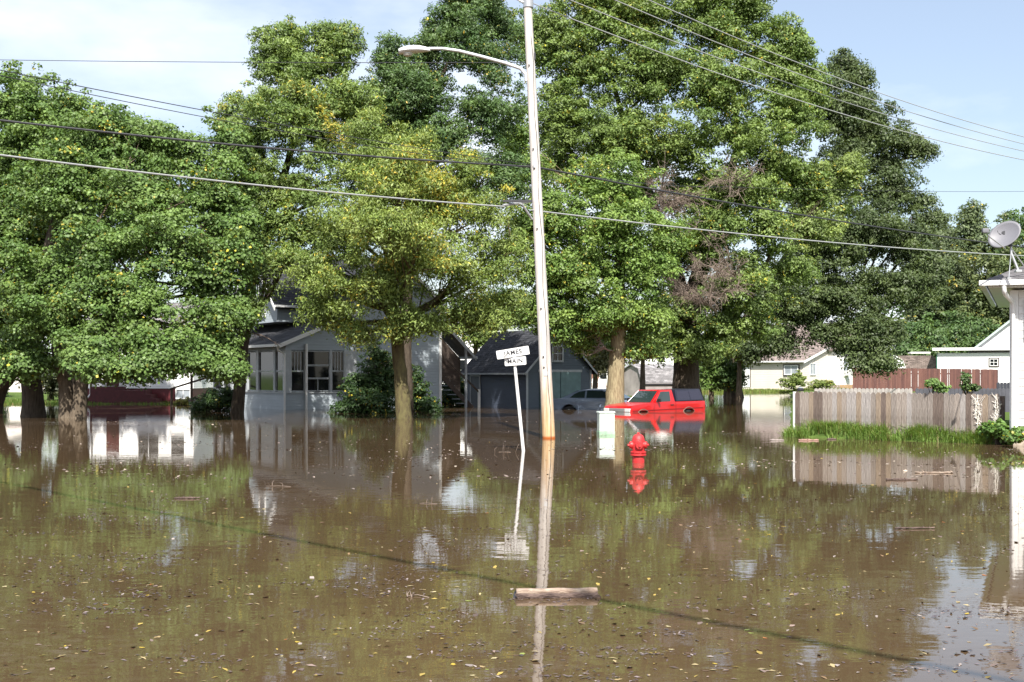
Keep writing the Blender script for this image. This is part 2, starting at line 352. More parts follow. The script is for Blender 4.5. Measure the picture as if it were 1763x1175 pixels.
def grass(name, label, pts, h, rng, palette, wdt=0.012, lean=0.35, kind='stuff', cat='grass'):
    """curved blades, each two quads"""
    n = len(pts); hh = h*(0.45+0.75*rng.random(n)); az = rng.random(n)*2*math.pi
    d = np.stack([np.cos(az), np.sin(az), np.zeros(n)], 1); w = np.stack([-np.sin(az), np.cos(az), np.zeros(n)], 1)*(wdt*(0.6+0.8*rng.random(n)))[:, None]
    ln = (lean*rng.random(n)*hh)[:, None]; p = np.array(pts)
    m1 = p+d*ln*0.3+np.array([0, 0, 1])*(hh*0.6)[:, None]; t = p+d*ln*1.3+np.array([0, 0, 1])*(hh*1.0)[:, None]
    co = np.empty((n, 6, 3)); co[:, 0] = p-w; co[:, 1] = p+w; co[:, 2] = m1+w*.8; co[:, 3] = m1-w*.8; co[:, 4] = t+w*.15; co[:, 5] = t-w*.15
    me = bpy.data.meshes.new(name); me.vertices.add(6*n); me.vertices.foreach_set('co', co.reshape(-1).astype(np.float32))
    li = (np.arange(n)*6)[:, None]+np.array([0, 1, 2, 3, 3, 2, 4, 5]); me.loops.add(8*n); me.loops.foreach_set('vertex_index', li.reshape(-1).astype(np.int32))
    me.polygons.add(2*n); me.polygons.foreach_set('loop_start', np.arange(0, 8*n, 4, dtype=np.int32)); me.update(calc_edges=True)
    pal = np.array(palette); k = rng.random((n, 1)); c = (pal[0]*(1-k)+pal[1]*k)*(0.75+0.5*rng.random((n, 1)))
    dry = rng.random(n) < 0.10; c[dry] = np.array([0.26, 0.20, 0.09])
    a = me.attributes.new('tint', 'FLOAT_COLOR', 'FACE'); c4 = np.ones((2*n, 4), np.float32); c4[:, :3] = np.repeat(c, 2, 0); a.data.foreach_set('color', c4.reshape(-1))
    me.materials.append(GRASSM); o = bpy.data.objects.new(name, me); COL.objects.link(o)
    return tag(o, label, cat, None, kind)
#@@SETTING
# ------------------------------------------------------------------ ground and water
def sstep(a, b, x):
    t = np.clip((x-a)/(b-a), 0, 1); return t*t*(3-2*t)
EX = [-400, -60, -30, -17, -12, -5, 5, 12, 16, 40, 400]; EY = [66, 66, 68.5, 70, 69, 74, 84, 90, 114, 118, 118]
def gnoise(x, y):
    return 0.05*np.sin(x*0.9+1.3)*np.cos(y*0.7)+0.03*np.sin(x*2.3+y*1.7)+0.02*np.sin(x*5.1-y*3.3)
def ground_z(x, y):
    x = np.asarray(x, float); y = np.asarray(y, float)
    e = np.interp(x, EX, EY); h = -0.55+0.55*sstep(-9, 0, y-e)+0.42*sstep(0, 14, y-e)+0.8*sstep(40, 400, y-e)
    # the yard on the right: in front of the fence the bank drops into the water
    f = (y-(32.1-(x-6.9)*0.87))*0.755                 # distance behind the front line
    g = (x-(0.2172*y+.40))*0.97                      # distance right of the yard's left side
    k = np.minimum(f, g); yard = -0.55+0.72*sstep(-1.5, 0.0, k)+0.20*sstep(1, 30, k)
    h = np.maximum(h, yard)
    return h+gnoise(x, y)*0.6
def sheet(name, xs, ys, zf, m):
    X, Y = np.meshgrid(xs, ys); Z = zf(X, Y) if zf else np.zeros_like(X)
    nx, ny = len(xs), len(ys); co = np.stack([X, Y, Z], -1).reshape(-1, 3)
    i = np.arange(ny-1)[:, None]*nx+np.arange(nx-1)[None, :]; q = np.stack([i, i+1, i+nx+1, i+nx], -1).reshape(-1, 4)
    me = bpy.data.meshes.new(name); me.from_pydata(co.tolist(), [], q.tolist()); me.materials.append(m)
    me.polygons.foreach_set('use_smooth', [True]*len(me.polygons))
    o = bpy.data.objects.new(name, me); COL.objects.link(o); o['kind'] = 'structure'; return o
def axis(stops):
    r = []
    for a, b, st in stops: r += list(np.arange(a, b, st))
    return np.array(r+[stops[-1][1]])
LAWN = mat('lawn', (0.05, 0.085, 0.018), 0.95, vscale=1.6, col2=(0.10, 0.15, 0.035), bump=0.8, bscale=40, spec=0.1)
sheet('ground', axis([(-2500, -200, 300), (-200, -60, 20), (-60, 4, 2), (4, 14, 0.25), (14, 60, 2), (60, 200, 20), (200, 2500, 300)]),
      axis([(-60, 20, 10), (20, 36, 0.25), (36, 60, 1.5), (60, 130, 1.5), (130, 400, 20), (400, 4000, 400)]), ground_z, LAWN)

m, nt, b = new_mat('floodwater'); lk = nt.links
tc = nt.nodes.new('ShaderNodeTexCoord')
def noise(scale, detail, rough, stretch=(1, 1, 1), loc=(0, 0, 0)):
    mp = nt.nodes.new('ShaderNodeMapping'); mp.inputs['Scale'].default_value = stretch; mp.inputs['Location'].default_value = loc
    n = nt.nodes.new('ShaderNodeTexNoise'); n.inputs['Scale'].default_value = scale; n.inputs['Detail'].default_value = detail; n.inputs['Roughness'].default_value = rough
    lk.new(tc.outputs['Object'], mp.inputs['Vector']); lk.new(mp.outputs['Vector'], n.inputs['Vector']); return n
def ramp(src, a, b_, ca=(0, 0, 0), cb=(1, 1, 1)):
    r = nt.nodes.new('ShaderNodeValToRGB'); r.color_ramp.elements[0].position = a; r.color_ramp.elements[1].position = b_
    r.color_ramp.elements[0].color = rgba(ca); r.color_ramp.elements[1].color = rgba(cb); lk.new(src, r.inputs['Fac']); return r
def mixc(fac, a, b_):
    x = nt.nodes.new('ShaderNodeMix'); x.data_type = 'RGBA'
    if isinstance(fac, float): x.inputs['Factor'].default_value = fac
    else: lk.new(fac, x.inputs['Factor'])
    for k, s in (('A', a), ('B', b_)):
        if isinstance(s, tuple): x.inputs[k].default_value = rgba(s)
        else: lk.new(s, x.inputs[k])
    return x.outputs['Result']
def mth(op, a, b_):
    x = nt.nodes.new('ShaderNodeMath'); x.operation = op
    for i, s in enumerate((a, b_)):
        if isinstance(s, (int, float)): x.inputs[i].default_value = s
        else: lk.new(s, x.inputs[i])
    return x.outputs[0]
mud = ramp(noise(0.12, 5, 0.6).outputs['Fac'], 0.3, 0.7, (0.070, 0.0455, 0.025), (0.099, 0.0655, 0.036))
# a dusty film gathers in drifts on the surface: pale, rough, finely speckled
film = ramp(noise(0.16, 6, 0.62, (0.55, 1.0, 1), (3.1, 1.7, 0)).outputs['Fac'], 0.50, 0.64)
speck = ramp(noise(9.0, 6, 0.75, (0.8, 1.1, 1)).outputs['Fac'], 0.50, 0.60)
fl = mth('MULTIPLY', film.outputs['Color'], speck.outputs['Color'])
flk = mth('MULTIPLY', fl, 0.55)
lk.new(mixc(flk, mud.outputs['Color'], (0.15, 0.115, 0.095)), b.inputs['Base Color'])
lk.new(mth('ADD', mth('MULTIPLY', fl, 0.16), 0.015), b.inputs['Roughness'])
b.inputs['IOR'].default_value = 1.333
r1 = noise(2.2, 3, 0.5, (1.0, 1.5, 1)); r2 = noise(11, 3, 0.6, (1, 1.4, 1)); calm = ramp(noise(0.07, 3, 0.5, (1, 1, 1), (9, 4, 0)).outputs['Fac'], 0.38, 0.62, (0.35,)*3, (1,)*3)
hh = mth('ADD', mth('MULTIPLY', r1.outputs['Fac'], 0.0021), mth('MULTIPLY', r2.outputs['Fac'], 0.00022))
hh = mth('MULTIPLY', hh, calm.outputs['Color'])
bp = nt.nodes.new('ShaderNodeBump'); bp.inputs['Strength'].default_value = 1; bp.inputs['Distance'].default_value = 1.0
lk.new(hh, bp.inputs['Height']); lk.new(bp.outputs['Normal'], b.inputs['Normal'])
sheet('flood_water', axis([(-1500, 1500, 500)]), axis([(-60, 1440, 500)]), None, m)

# ------------------------------------------------------------------ building helpers
def box_window(par, x0, x1, y, z0, z1, fm=WHITE, gm=GLASS, face='-y', fr=0.07, cols=1, rows=1, name='window', depth=0.05):
    """window frame standing 4 cm proud of a wall plane; pane set back in it"""
    f = MB(); p = MB()
    def B(mb, a0, a1, b0, b1, d0, d1):
        if face == '-y': mb.box(a0, a1, y-d1, y-d0, b0, b1)
        elif face == '-x': mb.box(y-d1, y-d0, a0, a1, b0, b1)
        elif face == '+x': mb.box(y+d0, y+d1, a0, a1, b0, b1)
    B(f, x0-fr, x0, z0-fr, z1+fr, -0.01, depth); B(f, x1, x1+fr, z0-fr, z1+fr, -0.01, depth)
    B(f, x0, x1, z1, z1+fr, -0.01, depth+.01); B(f, x0, x1, z0-fr, z0, -0.01, depth+0.03)
    for i in range(1, cols):
        xx = x0+(x1-x0)*i/cols; B(f, xx-.018, xx+.018, z0, z1, 0.003, depth-.012)
    for i in range(1, rows):
        zz = z0+(z1-z0)*i/rows; B(f, x0, x1, zz-.018, zz+.018, 0.003, depth-.008)
    B(p, x0, x1, z0, z1, -0.02, 0.012)
    o = f.build(name, fm, par); p.build('pane', gm, o); return o
def gable_roof(par, x0, x1, y0, y1, ze, zr, m, along='x', oh=0.35, th=0.10, name='roof', rake=0.25):
    """two slabs meeting at a ridge"""
    mb = MB()
    if along == 'x':
        ym = (y0+y1)/2; sl = (zr-ze)/(ym-y0); a, b_ = x0-rake, x1+rake; e = ze-oh*sl
        mb.slab([(a, y0-oh, e), (b_, y0-oh, e), (b_, ym, zr), (a, ym, zr)], th); mb.slab([(a, ym, zr), (b_, ym, zr), (b_, y1+oh, e), (a, y1+oh, e)], th)
    else:
        xm = (x0+x1)/2; sl = (zr-ze)/(xm-x0); a, b_ = y0-rake, y1+rake; e = ze-oh*sl
        mb.slab([(x0-oh, a, e), (xm, a, zr), (xm, b_, zr), (x0-oh, b_, e)], th); mb.slab([(xm, a, zr), (x1+oh, a, e), (x1+oh, b_, e), (xm, b_, zr)], th)
    return mb.build(name, m, par)
def rake_boards(par, x0, x1, y, ze, zr, oh, m, name='bargeboard', w=0.16, t=0.03):
    """white boards along a gable that faces -y"""
    xm = (x0+x1)/2; sl = (zr-ze)/(xm-x0)
    for s in (-1, 1):
        xe = x0-oh if s < 0 else x1+oh; e = ze-oh*sl
        MB().prism([(xe, e-w), (xe, e-.005), (xm, zr-.005), (xm, zr-w*1.1)], 'y', y-t, y).build(name, m, par)

# ---- main grey house (corner of the porch at its origin)
HR = math.radians(32)
S_GREY = siding('grey_blue_siding', (0.36, 0.41, 0.45), 0.13)
S_DK = shingle('dark_shingle', (0.05, 0.052, 0.06))
house = thing('porch_house', 'grey blue two storey house with glazed porch standing in the flood behind the trees', 'house', (-9.9, 56.5, 0), HR)
R = house
bx('porch_wall', S_GREY, R, 0, 3.4, 0, 9.5, -0.55, 0.72)
bx('sill', TRIMG, R, -0.05, 3.43, -0.05, 9.55, 0.722, 0.78)
MB().box(0, 3.4, 0, 9.5, 2.62, 2.98).prism([(0.0, 2.98), (3.4, 2.98), (3.4, 4.36)], 'y', 0.0, 0.12).build('porch_header', S_GREY, R)
bx('porch_ceiling', TRIMG, R, 0.1, 3.3, 0.13, 9.4, 2.5, 2.6)
posts = [0.02, 0.27, 0.90, 2.10, 2.79]
for x, w_ in ((0.0, .26), (0.89, .09), (2.10, .10), (2.79, .61)): bx('porch_post', TRIMG, R, x, x+w_, 0.0, 0.14, 0.78, 2.62)
for y, w_ in ((0.145, .2), (1.25, .22), (3.3, .3), (4.7, .22), (6.7, .3), (8.1, .2), (9.3, .2)): bx('porch_post', TRIMG, R, 0.0, 0.14, y, y+w_, 0.78, 2.62)
box_window(R, 0.30, 0.86, 0.08, 0.84, 1.66, TRIMG, fr=.03); box_window(R, 0.30, 0.86, 0.08, 1.73, 2.56, TRIMG, cols=4, fr=.03)
box_window(R, 1.01, 2.07, 0.08, 0.84, 1.34, TRIMG, fr=.03, cols=2); box_window(R, 1.01, 2.07, 0.08, 1.41, 1.92, TRIMG, fr=.03); box_window(R, 1.01, 2.07, 0.08, 1.99, 2.56, TRIMG, fr=.03)
box_window(R, 2.23, 2.76, 0.08, 0.84, 1.66, TRIMG, fr=.03); box_window(R, 2.23, 2.76, 0.08, 1.73, 2.56, TRIMG, cols=4, fr=.03)
for (y0, y1, c) in ((0.38, 1.21, 1), (1.5, 3.27, 1), (3.63, 4.67, 1), (4.95, 6.67, 1), (7.03, 8.07, 1), (8.33, 9.27, 1)):
    box_window(R, y0, y1, 0.08, 0.84, 1.66, TRIMG, face='-x', fr=.03); box_window(R, y0, y1, 0.08, 1.73, 2.56, TRIMG, face='-x', fr=.03, cols=c)
pr = MB(); pr.slab([(-0.42, -0.3, 2.88), (3.42, -0.3, 4.46), (3.42, 9.8, 4.46), (-0.42, 9.8, 2.88)], 0.09); pr.build('porch_roof', S_DK, R)
MB().prism([(-0.42, 2.70), (-0.42, 2.88), (3.42, 4.455), (3.42, 4.28)], 'y', -0.335, -0.303).build('fascia', WHITE, R)
MB().box(-0.53, -0.423, -0.33, 9.8, 2.76, 2.88).build('gutter', WHITE, R)
MB().tube([(-0.47, -0.2, 2.76), (-0.40, -0.12, 2.6), (-0.07, -0.06, 2.45), (-0.07, -0.06, -0.5)], 0.045, 8).build('downspout', WHITE, R, smooth=True)
MB().tube([(0.93, -0.11, 2.9), (0.93, -0.11, -0.5)], 0.06, 8).build('downspout', WHITE, R, smooth=True)
# upper storey
ub = MB(); ub.prism([(3.5, 4.0), (9.0, 4.0), (9.0, 5.0), (6.25, 7.45), (3.5, 5.0)], 'x', 1.0, 8.6); ub.build('upper_wall', S_GREY, R)
gable_roof(R, 1.0, 8.6, 3.5, 9.0, 5.0, 7.5, S_DK, 'x', oh=0.35)
bx('gutter', WHITE, R, 0.75, 3.6, 3.04, 3.14, 4.66, 4.76)
for s in (-1, 1):
    MB().prism([(6.25+s*3.13, 4.50), (6.25+s*3.13, 4.66), (6.25, 7.46), (6.25, 7.28)], 'x', 0.70, 0.745).build('bargeboard', WHITE, R)
box_window(R, 5.0, 5.7, 1.0, 4.35, 5.75, WHITE, face='-x', rows=2); box_window(R, 6.6, 7.3, 1.0, 4.35, 5.75, WHITE, face='-x', rows=2)
# front block on the camera side
fb = MB(); fb.prism([(3.42, -0.55), (7.9, -0.55), (7.9, 4.9), (5.66, 6.9), (3.42, 4.9)], 'y', 0.3, 6.0); fb.build('front_wall', S_GREY, R)
gable_roof(R, 3.42, 7.9, 0.3, 6.0, 4.9, 6.95, S_DK, 'y', oh=0.3)
rake_boards(R, 3.42, 7.9, 0.04, 4.9, 6.95, 0.3, WHITE)
bx('corner_board', WHITE, R, 7.8, 7.93, 0.26, 0.30, -0.5, 4.85)
box_window(R, 5.75, 6.25, 0.3, 1.1, 2.6, WHITE, rows=2, fr=.1); box_window(R, 5.3, 6.1, 0.3, 3.5, 4.6, WHITE, rows=2, fr=.1)
box_window(R, 4.2, 4.9, 0.3, 1.1, 2.6, WHITE, rows=2, fr=.1)
# covered outside stair down the far end
WOODD = mat('dark_weathered_wood', (0.05, 0.035, 0.028), 0.85, vscale=4, stretch=(1, 1, 6), col2=(0.10, 0.075, 0.06))
SHY = mat('pale_mottled_roofing', (0.16, 0.15, 0.13), 0.9, vary=0.35, vscale=5)  # paler than the dark shingles, with an uneven mottled tone
st = MB().slab([(7.95, 0.2, 4.15), (9.75, 0.2, 2.45), (9.75, 1.75, 2.45), (7.95, 1.75, 4.15)], 0.08).build('stair_roof', SHY, R)
MB().prism([(7.95, 3.92), (7.95, 4.06), (9.75, 2.37), (9.75, 2.22)], 'y', 0.13, 0.17).build('fascia', TRIMG, R)
MB().prism([(7.96, 1.75), (7.96, 3.4), (9.1, 2.3), (9.1, 0.6)], 'y', 0.55, 0.60).build('stair_side', WOODD, R)
MB().prism([(7.95, 1.35), (7.95, 1.65), (10.1, -0.35), (10.1, -0.65)], 'y', 0.30, 0.36).build('stringer', WOODD, R)
MB().prism([(7.95, 2.45), (7.95, 2.55), (10.0, 0.75), (10.0, 0.65)], 'y', 0.28, 0.33).build('handrail', WOODD, R)
sm = MB()
for i in range(9): sm.box(7.98+i*.235, 8.24+i*.235, 0.40, 1.5, 1.42-i*.215, 1.46-i*.215)
sm.build('stair_tread', TRIMG, R)
bx('stair_post', TRIMG, R, 9.2, 9.29, 0.22, 0.31, -0.55, 2.9); bx('stair_post', WHITE, R, 9.95, 10.05, 0.27, 0.36, -0.55, 0.85)
bx('stair_gutter', TRIMG, R, 9.70, 9.80, 0.10, 1.8, 2.30, 2.42)
# porch steps at the far end of the porch
MB().box(-1.2, -1.1, 9.3, 9.4, -.5, 1.55).box(-2.2, -2.1, 9.3, 9.4, -.5, 0.85).prism([(-2.3, .78), (-2.3, .86), (-.05, 1.55), (-.05, 1.45)], 'y', 9.30, 9.38).box(-0.9, 0, 9.3, 10.6, .1, .3).box(-1.6, -.9, 9.3, 10.6, -.2, 0.0).build('porch_steps', WOODD, R)

# ---- grey garage
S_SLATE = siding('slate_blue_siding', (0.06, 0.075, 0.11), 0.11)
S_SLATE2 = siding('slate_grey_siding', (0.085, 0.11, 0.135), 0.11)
gar = thing('garage', 'small slate blue garage with steep dark roof and pale green doors standing in water', 'garage', (0.69, 60.0, 0), HR)
R = gar; GW, GL, GE, GP = 3.65, 5.7, 1.86, 3.72
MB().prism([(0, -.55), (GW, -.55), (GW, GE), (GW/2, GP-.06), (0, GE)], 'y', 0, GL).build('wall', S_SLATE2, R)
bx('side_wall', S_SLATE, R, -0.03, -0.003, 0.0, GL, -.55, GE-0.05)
gable_roof(R, 0, GW, 0, GL, GE, GP, S_DK, 'y', oh=0.22, rake=0.2, th=0.07)
rake_boards(R, 0, GW, -0.205, GE, GP, 0.22, TRIMG, w=.12)
bx('gutter', TRIMG, R, -0.30, -0.225, -0.2, GL+.2, GE-.31, GE-.235)
TEAL = mat('pale_green_paint', (0.15, 0.24, 0.24), 0.6, vary=0.18, vscale=2.5)
d = MB().box(0.70, 1.84, -0.05, -0.005, -.5, 1.66).box(1.88, 3.02, -0.05, -0.005, -.5, 1.66); 
bx('door', TEAL, R, 0.70, 1.84, -0.05, -0.004, -.5, 1.66); bx('door', TEAL, R, 1.88, 3.02, -0.05, -0.004, -.5, 1.66)
bx('door_header', TRIMG, R, 0.62, 3.1, -0.045, -0.003, 1.665, 1.78)
box_window(R, 1.45, 1.95, 0.0, 2.22, 2.86, TRIMG, cols=2, rows=2, fr=.09)
bx('corner_board', TRIMG, R, -0.045, 0.06, -0.025, -0.003, -.5, 1.8); bx('corner_board', TRIMG, R, GW-.08, GW+.02, -0.025, -0.003, -.5, 1.8)
sdm = bx('side_door', mat('slate_door', (0.10, 0.12, 0.15), 0.5), R, -0.06, -0.032, 4.25, 5.05, -.5, 1.45); 
MB().box(-0.075, -0.034, 4.15, 4.245, -.5, 1.55).box(-0.075, -0.034, 5.055, 5.15, -.5, 1.55).box(-0.075, -0.034, 4.245, 5.055, 1.455, 1.55).build('door_frame', TRIMG, R)

# ---- white gabled house seen over the garage
S_WHITE = siding('white_siding', (0.78, 0.78, 0.77), 0.13, 0.03)
S_ROOFG = shingle('grey_shingle', (0.20, 0.19, 0.19))
wh = thing('white_house', 'white sided gable end showing above the dark garage roof', 'house', (-2.2, 92, 0), math.radians(20)); R = wh
MB().prism([(-3.0, 0.1), (1.8, 0.1), (1.8, 4.2), (-0.6, 6.0), (-3.0, 4.2)], 'y', 0, 8).build('wall', S_WHITE, R)
gable_roof(R, -3.0, 1.8, 0, 8, 4.2, 6.05, S_ROOFG, 'y', oh=.3); rake_boards(R, -3.0, 1.8, -.255, 4.2, 6.05, .3, WHITE)
box_window(R, -2.2, -1.2, 0, 1.2, 2.6, rows=2); box_window(R, 0.3, 1.1, 0, 1.2, 2.6, rows=2)

# ---- white house with red base, far side of the lawn (left)
YB = 70.0
lb = thing('white_red_house', 'white house with dark red base boards and red wooden steps behind the maple', 'house', (X_(333, YB), YB, 0), math.radians(-2)); R = lb
S_RED = siding('red_base_boards', (0.13, 0.020, 0.025), 0.28, axis='X', depth=.01)
REDW = mat('red_stained_wood', (0.07, 0.010, 0.013), 0.7, vary=0.25, vscale=6)
bx('base', S_RED, R, -6.3, -0.05, 0.05, 7, -0.3, 0.80)
MB().prism([(0, 0.803), (7, 0.803), (7, 3.6), (3.5, 5.6), (0, 3.6)], 'x', -6.4, 0).build('wall', S_WHITE, R)
gable_roof(R, -6.4, 0, 0, 7, 3.6, 5.65, S_ROOFG, 'x', oh=.35)
box_window(R, -0.93, -0.2, 0.05, 0.28, 0.72, WHITE, CURT, cols=2, fr=.06)
box_window(R, -3.0, -1.9, 0, 1.75, 2.9, WHITE, GLASS, rows=2, cols=2); box_window(R, -1.2, -0.5, 0, 1.75, 2.9, WHITE, GLASS, rows=2)
box_window(R, -6.1, -5.5, 0, 1.75, 2.9, WHITE, GLASS, rows=2)
dr = bx('door', mat('red_door', (0.06, 0.010, 0.010), 0.4), R, -4.75, -4.05, -0.045, -.004, 0.95, 2.75)
MB().box(-4.9, -4.755, -.06, -.003, .95, 2.9).box(-4.045, -3.9, -.06, -.003, .95, 2.9).box(-4.755, -4.045, -.06, -.003, 2.755, 2.9).build('door_frame', WHITE, R)
bx('landing', REDW, R, -5.2, -3.7, -1.3, -0.02, -0.3, 0.9)
sm = MB()
for i in range(4): sm.box(-3.7, -2.2, -1.3+.0*i, -0.2, -0.3, 0.72-.22*i) if i == 0 else sm.box(-3.7+.3*i+1.2*0, -2.2+.28*i, -1.32-.002*i, -0.18, -0.3, 0.72-.22*i)
sm.build('steps', REDW, R)
MB().box(-5.2, -5.12, -1.3, -1.22, .9, 1.6).box(-3.78, -3.7, -1.3, -1.22, .9, 1.6).box(-5.2, -3.7, -1.28, -1.24, 1.1, 1.2).box(-5.2, -3.7, -1.28, -1.24, 1.45, 1.55).build('railing', REDW, R)
MB().tube([(-5.62, -.06, 3.4), (-5.62, -.06, 0.5), (-5.75, -.12, .3), (-6.3, -.3, 0.12)], 0.05, 8).build('downspout', WHITE, R, smooth=True)
# ---- far left pale building
lc = thing('pale_garage', 'pale sunlit garage wall with thin red eave behind the dark trunks', 'garage', (X_(78, 84), 84, 0), math.radians(3)); R = lc
S_PALE = siding('cream_siding', (0.72, 0.66, 0.62), 0.2, .03)
MB().prism([(-9, -0.1), (0, -0.1), (0, 2.25), (-4.5, 3.5), (-9, 2.25)], 'y', 0, 6).build('wall', S_PALE, R)
bx('eave_trim', REDW, R, -9.2, 0.2, -0.25, -0.02, 1.75, 1.86)
gable_roof(R, -9, 0, 0, 6, 2.25, 3.55, S_ROOFG, 'y', oh=.3)
bx('garage_door', WHITE, R, -6.2, -3.6, -.04, -.003, -.1, 1.6)

# ---- gambrel shed, brick house and picket fence seen under the trees in the middle
W_GREY = siding('grey_board_siding', (0.36, 0.32, 0.31), 0.16, 0.25, axis='X', depth=.012, rough=.9)
sh = thing('grey_barn_shed', 'weathered grey board shed with gambrel roof behind the red pickup', 'shed', (X_(1107, 90), 90, 0), HR); R = sh
gp = lambda wd, z0, ze, zk, zt: [(0, z0), (wd, z0), (wd, ze), (wd*.82, zk), (wd*.5, zt), (wd*.18, zk), (0, ze)]
MB().prism(gp(2.5, -.2, .95, 1.95, 2.25), 'x', 0, 3.4).build('wall', W_GREY, R)
rf = MB(); g = gp(2.5, 0, .95, 1.95, 2.25)
for a, b_ in ((6, 5), (5, 4), (4, 3), (3, 2)):
    (y0, z0), (y1, z1) = g[a], g[b_]; rf.slab([(-.12, y0, z0+.07), (3.5, y0, z0+.07), (3.5, y1, z1+.07), (-.12, y1, z1+.07)], .06)
rf.build('roof', shingle('pale_shed_shingle', (0.30, 0.29, 0.30)), R)
bx('eave_trim', DARKT, R, 0.0, 3.5, -.09, -.01, .84, .93)
bk = thing('brick_house', 'rusty red brick house with white windows glimpsed between garage and tree trunk', 'house', (X_(1000, 115), 115, 0.2), 0); R = bk
BRK = shingle('brick', (0.36, 0.19, 0.14), 1.6, .25)
MB().prism([(0, 0), (3.6, 0), (3.6, 3), (1.8, 4.6), (0, 3)], 'y', 0, 7).build('wall', BRK, R); gable_roof(R, 0, 3.6, 0, 7, 3, 4.65, S_ROOFG, 'y', oh=.3)
box_window(R, 1.7, 2.3, 0, .9, 2.0, rows=2)
w2 = thing('white_farmhouse', 'distant white house with one small upper window above the grey shed', 'house', (X_(1100, 118), 118, 0.2), 0); R = w2
MB().prism([(0, 0), (4.2, 0), (4.2, 2.9), (2.1, 4.4), (0, 2.9)], 'y', 0, 7).build('wall', S_WHITE, R); gable_roof(R, 0, 4.2, 0, 7, 2.9, 4.45, S_ROOFG, 'y', oh=.3)
box_window(R, 1.75, 2.35, 0, 2.5, 3.4, rows=2)
pf = MB()
for i in range(18): pf.prism([(i*.16, 0), (i*.16+.1, 0), (i*.16+.1, .95), (i*.16+.05, 1.05), (i*.16, .95)], 'y', 0, .025)
pf.box(-.02, 2.9, .026, .07, .25, .33).box(-.02, 2.9, .026, .07, .7, .78)
tag(pf.build('picket_fence', WHITE), 'low white picket fence beyond the blue sedan', 'fence').location = (X_(1005, 100), 100, 0.25)

# ---- beige house across the water (right)
S_BEIGE = siding('beige_siding', (0.62, 0.57, 0.49), 0.16, .04)
S_BROWN = shingle('brown_shingle', (0.25, 0.20, 0.18))
KC = 1.12
bh = thing('beige_house', 'cream one storey house with brown shingle roof and lean-to at the far water edge', 'house', (X_(1383, 118), 118, 0), math.radians(-40)); R = bh
LW = 6.9; LD = 5.0
MB().prism([(0, .2), (LD, .2), (LD, 4.2), (0, 2.85)], 'x', -LW, 0).build('lean_to_wall', S_BEIGE, R)
MB().slab([(-LW-.3, -.35, 2.86), (.25, -.35, 2.86), (.25, LD, 4.3), (-LW-.3, LD, 4.3)], .1).build('lean_to_roof', S_BROWN, R)
MB().prism([(-.35, 2.62), (-.35, 2.84), (LD, 4.28), (LD, 4.06)], 'x', .255, .29).build('fascia', WHITE, R)
bx('gutter', WHITE, R, -LW-.35, .28, -.45, -.355, 2.72, 2.86)
MB().prism([(LD, .2), (LD+9, .2), (LD+9, 4.1), (LD+4.5, 6.6), (LD, 4.1)], 'x', -9, 1.2).build('main_wall', siding('bright_white_siding', (0.80, 0.79, 0.76), .16, .02), R)
gable_roof(R, -9, 1.2, LD, LD+9, 4.1, 6.65, S_BROWN, 'x', oh=.3, name='main_roof')
for s in (-1, 1): MB().prism([(LD+4.5+s*4.8, 3.85), (LD+4.5+s*4.8, 4.0), (LD+4.5, 6.64), (LD+4.5, 6.46)], 'x', 1.455, 1.49).build('bargeboard', WHITE, R)
DKF = mat('dark_brown_trim', (0.07, 0.05, 0.045), .6)
bx('door', WHITE, R, -6.35, -5.5, -.04, -.004, .4, 2.6); MB().box(-6.42, -6.36, -.05, -.003, .4, 2.68).box(-5.49, -5.43, -.05, -.003, .4, 2.68).build('door_frame', DKF, R)
box_window(R, -1.95, -.45, 0, 1.55, 2.45, DKF, GLASS, cols=1, fr=.08); box_window(R, -1.85, -.55, -.045, 1.63, 2.38, WHITE, CURT, cols=2, fr=.07)
box_window(R, 1.3, 2.4, 0, 1.6, 2.6, WHITE, CURT, cols=2, face='+x')
wn = box_window(R, LD+.7, LD+1.6, 1.2, 1.5, 3.1, WHITE, CURT, rows=2, face='+x')
MB().box(1.22, 1.75, LD+.85, LD+1.5, 1.5, 1.95).build('air_conditioner', mat('appliance_white', (0.6, 0.6, 0.58), .5, vary=.1), R, bevel=.02)
bx('foundation', mat('tan_foundation', (0.42, 0.27, 0.15), .9, vary=.15), R, .003, 1.26, LD+.0, LD+9.02, .1, .62)
MB().tube([(-LW-.2, -.4, 2.72), (-LW-.1, -.12, 2.4), (-LW-.05, -.08, .4)], .05, 6).build('downspout', WHITE, R)

# ---- white-fronted gambrel shed behind the red fence
s2 = thing('brown_roof_shed', 'small white gambrel shed with brown shingle roof behind the red fence', 'shed', (X_(1520, 116), 116, .2), math.radians(-12)); R = s2
g2 = [(0, 0), (2.0, 0), (2.0, 1.85), (1.72, 2.6), (1.0, 3.05), (.28, 2.6), (0, 1.85)]
MB().prism(g2, 'y', 0, .12).build('front_wall', S_WHITE, R)
MB().prism([(2.0, 0), (4.9, 0), (4.9, 1.7), (2.0, 1.7)], 'y', .05, 2.4).build('side_wall', S_WHITE, R)
MB().prism([(0.05, 1.85), (.32, 2.62), (1.0, 3.08), (4.35, 3.08), (4.8, 2.5), (5.05, 1.7), (1.9, 1.7), (1.9, 1.85)], 'y', .13, 2.5).build('roof', S_BROWN, R)
rb = MB()
for a, b_ in ((6, 5), (5, 4), (4, 3), (3, 2)):
    (x0, z0), (x1, z1) = g2[a], g2[b_]; rb.slab([(x0, -.1, z0+.1), (x1, -.1, z1+.1), (x1, .125, z1+.1), (x0, .125, z0+.1)], .09)
rb.build('gambrel_trim', WHITE, R)
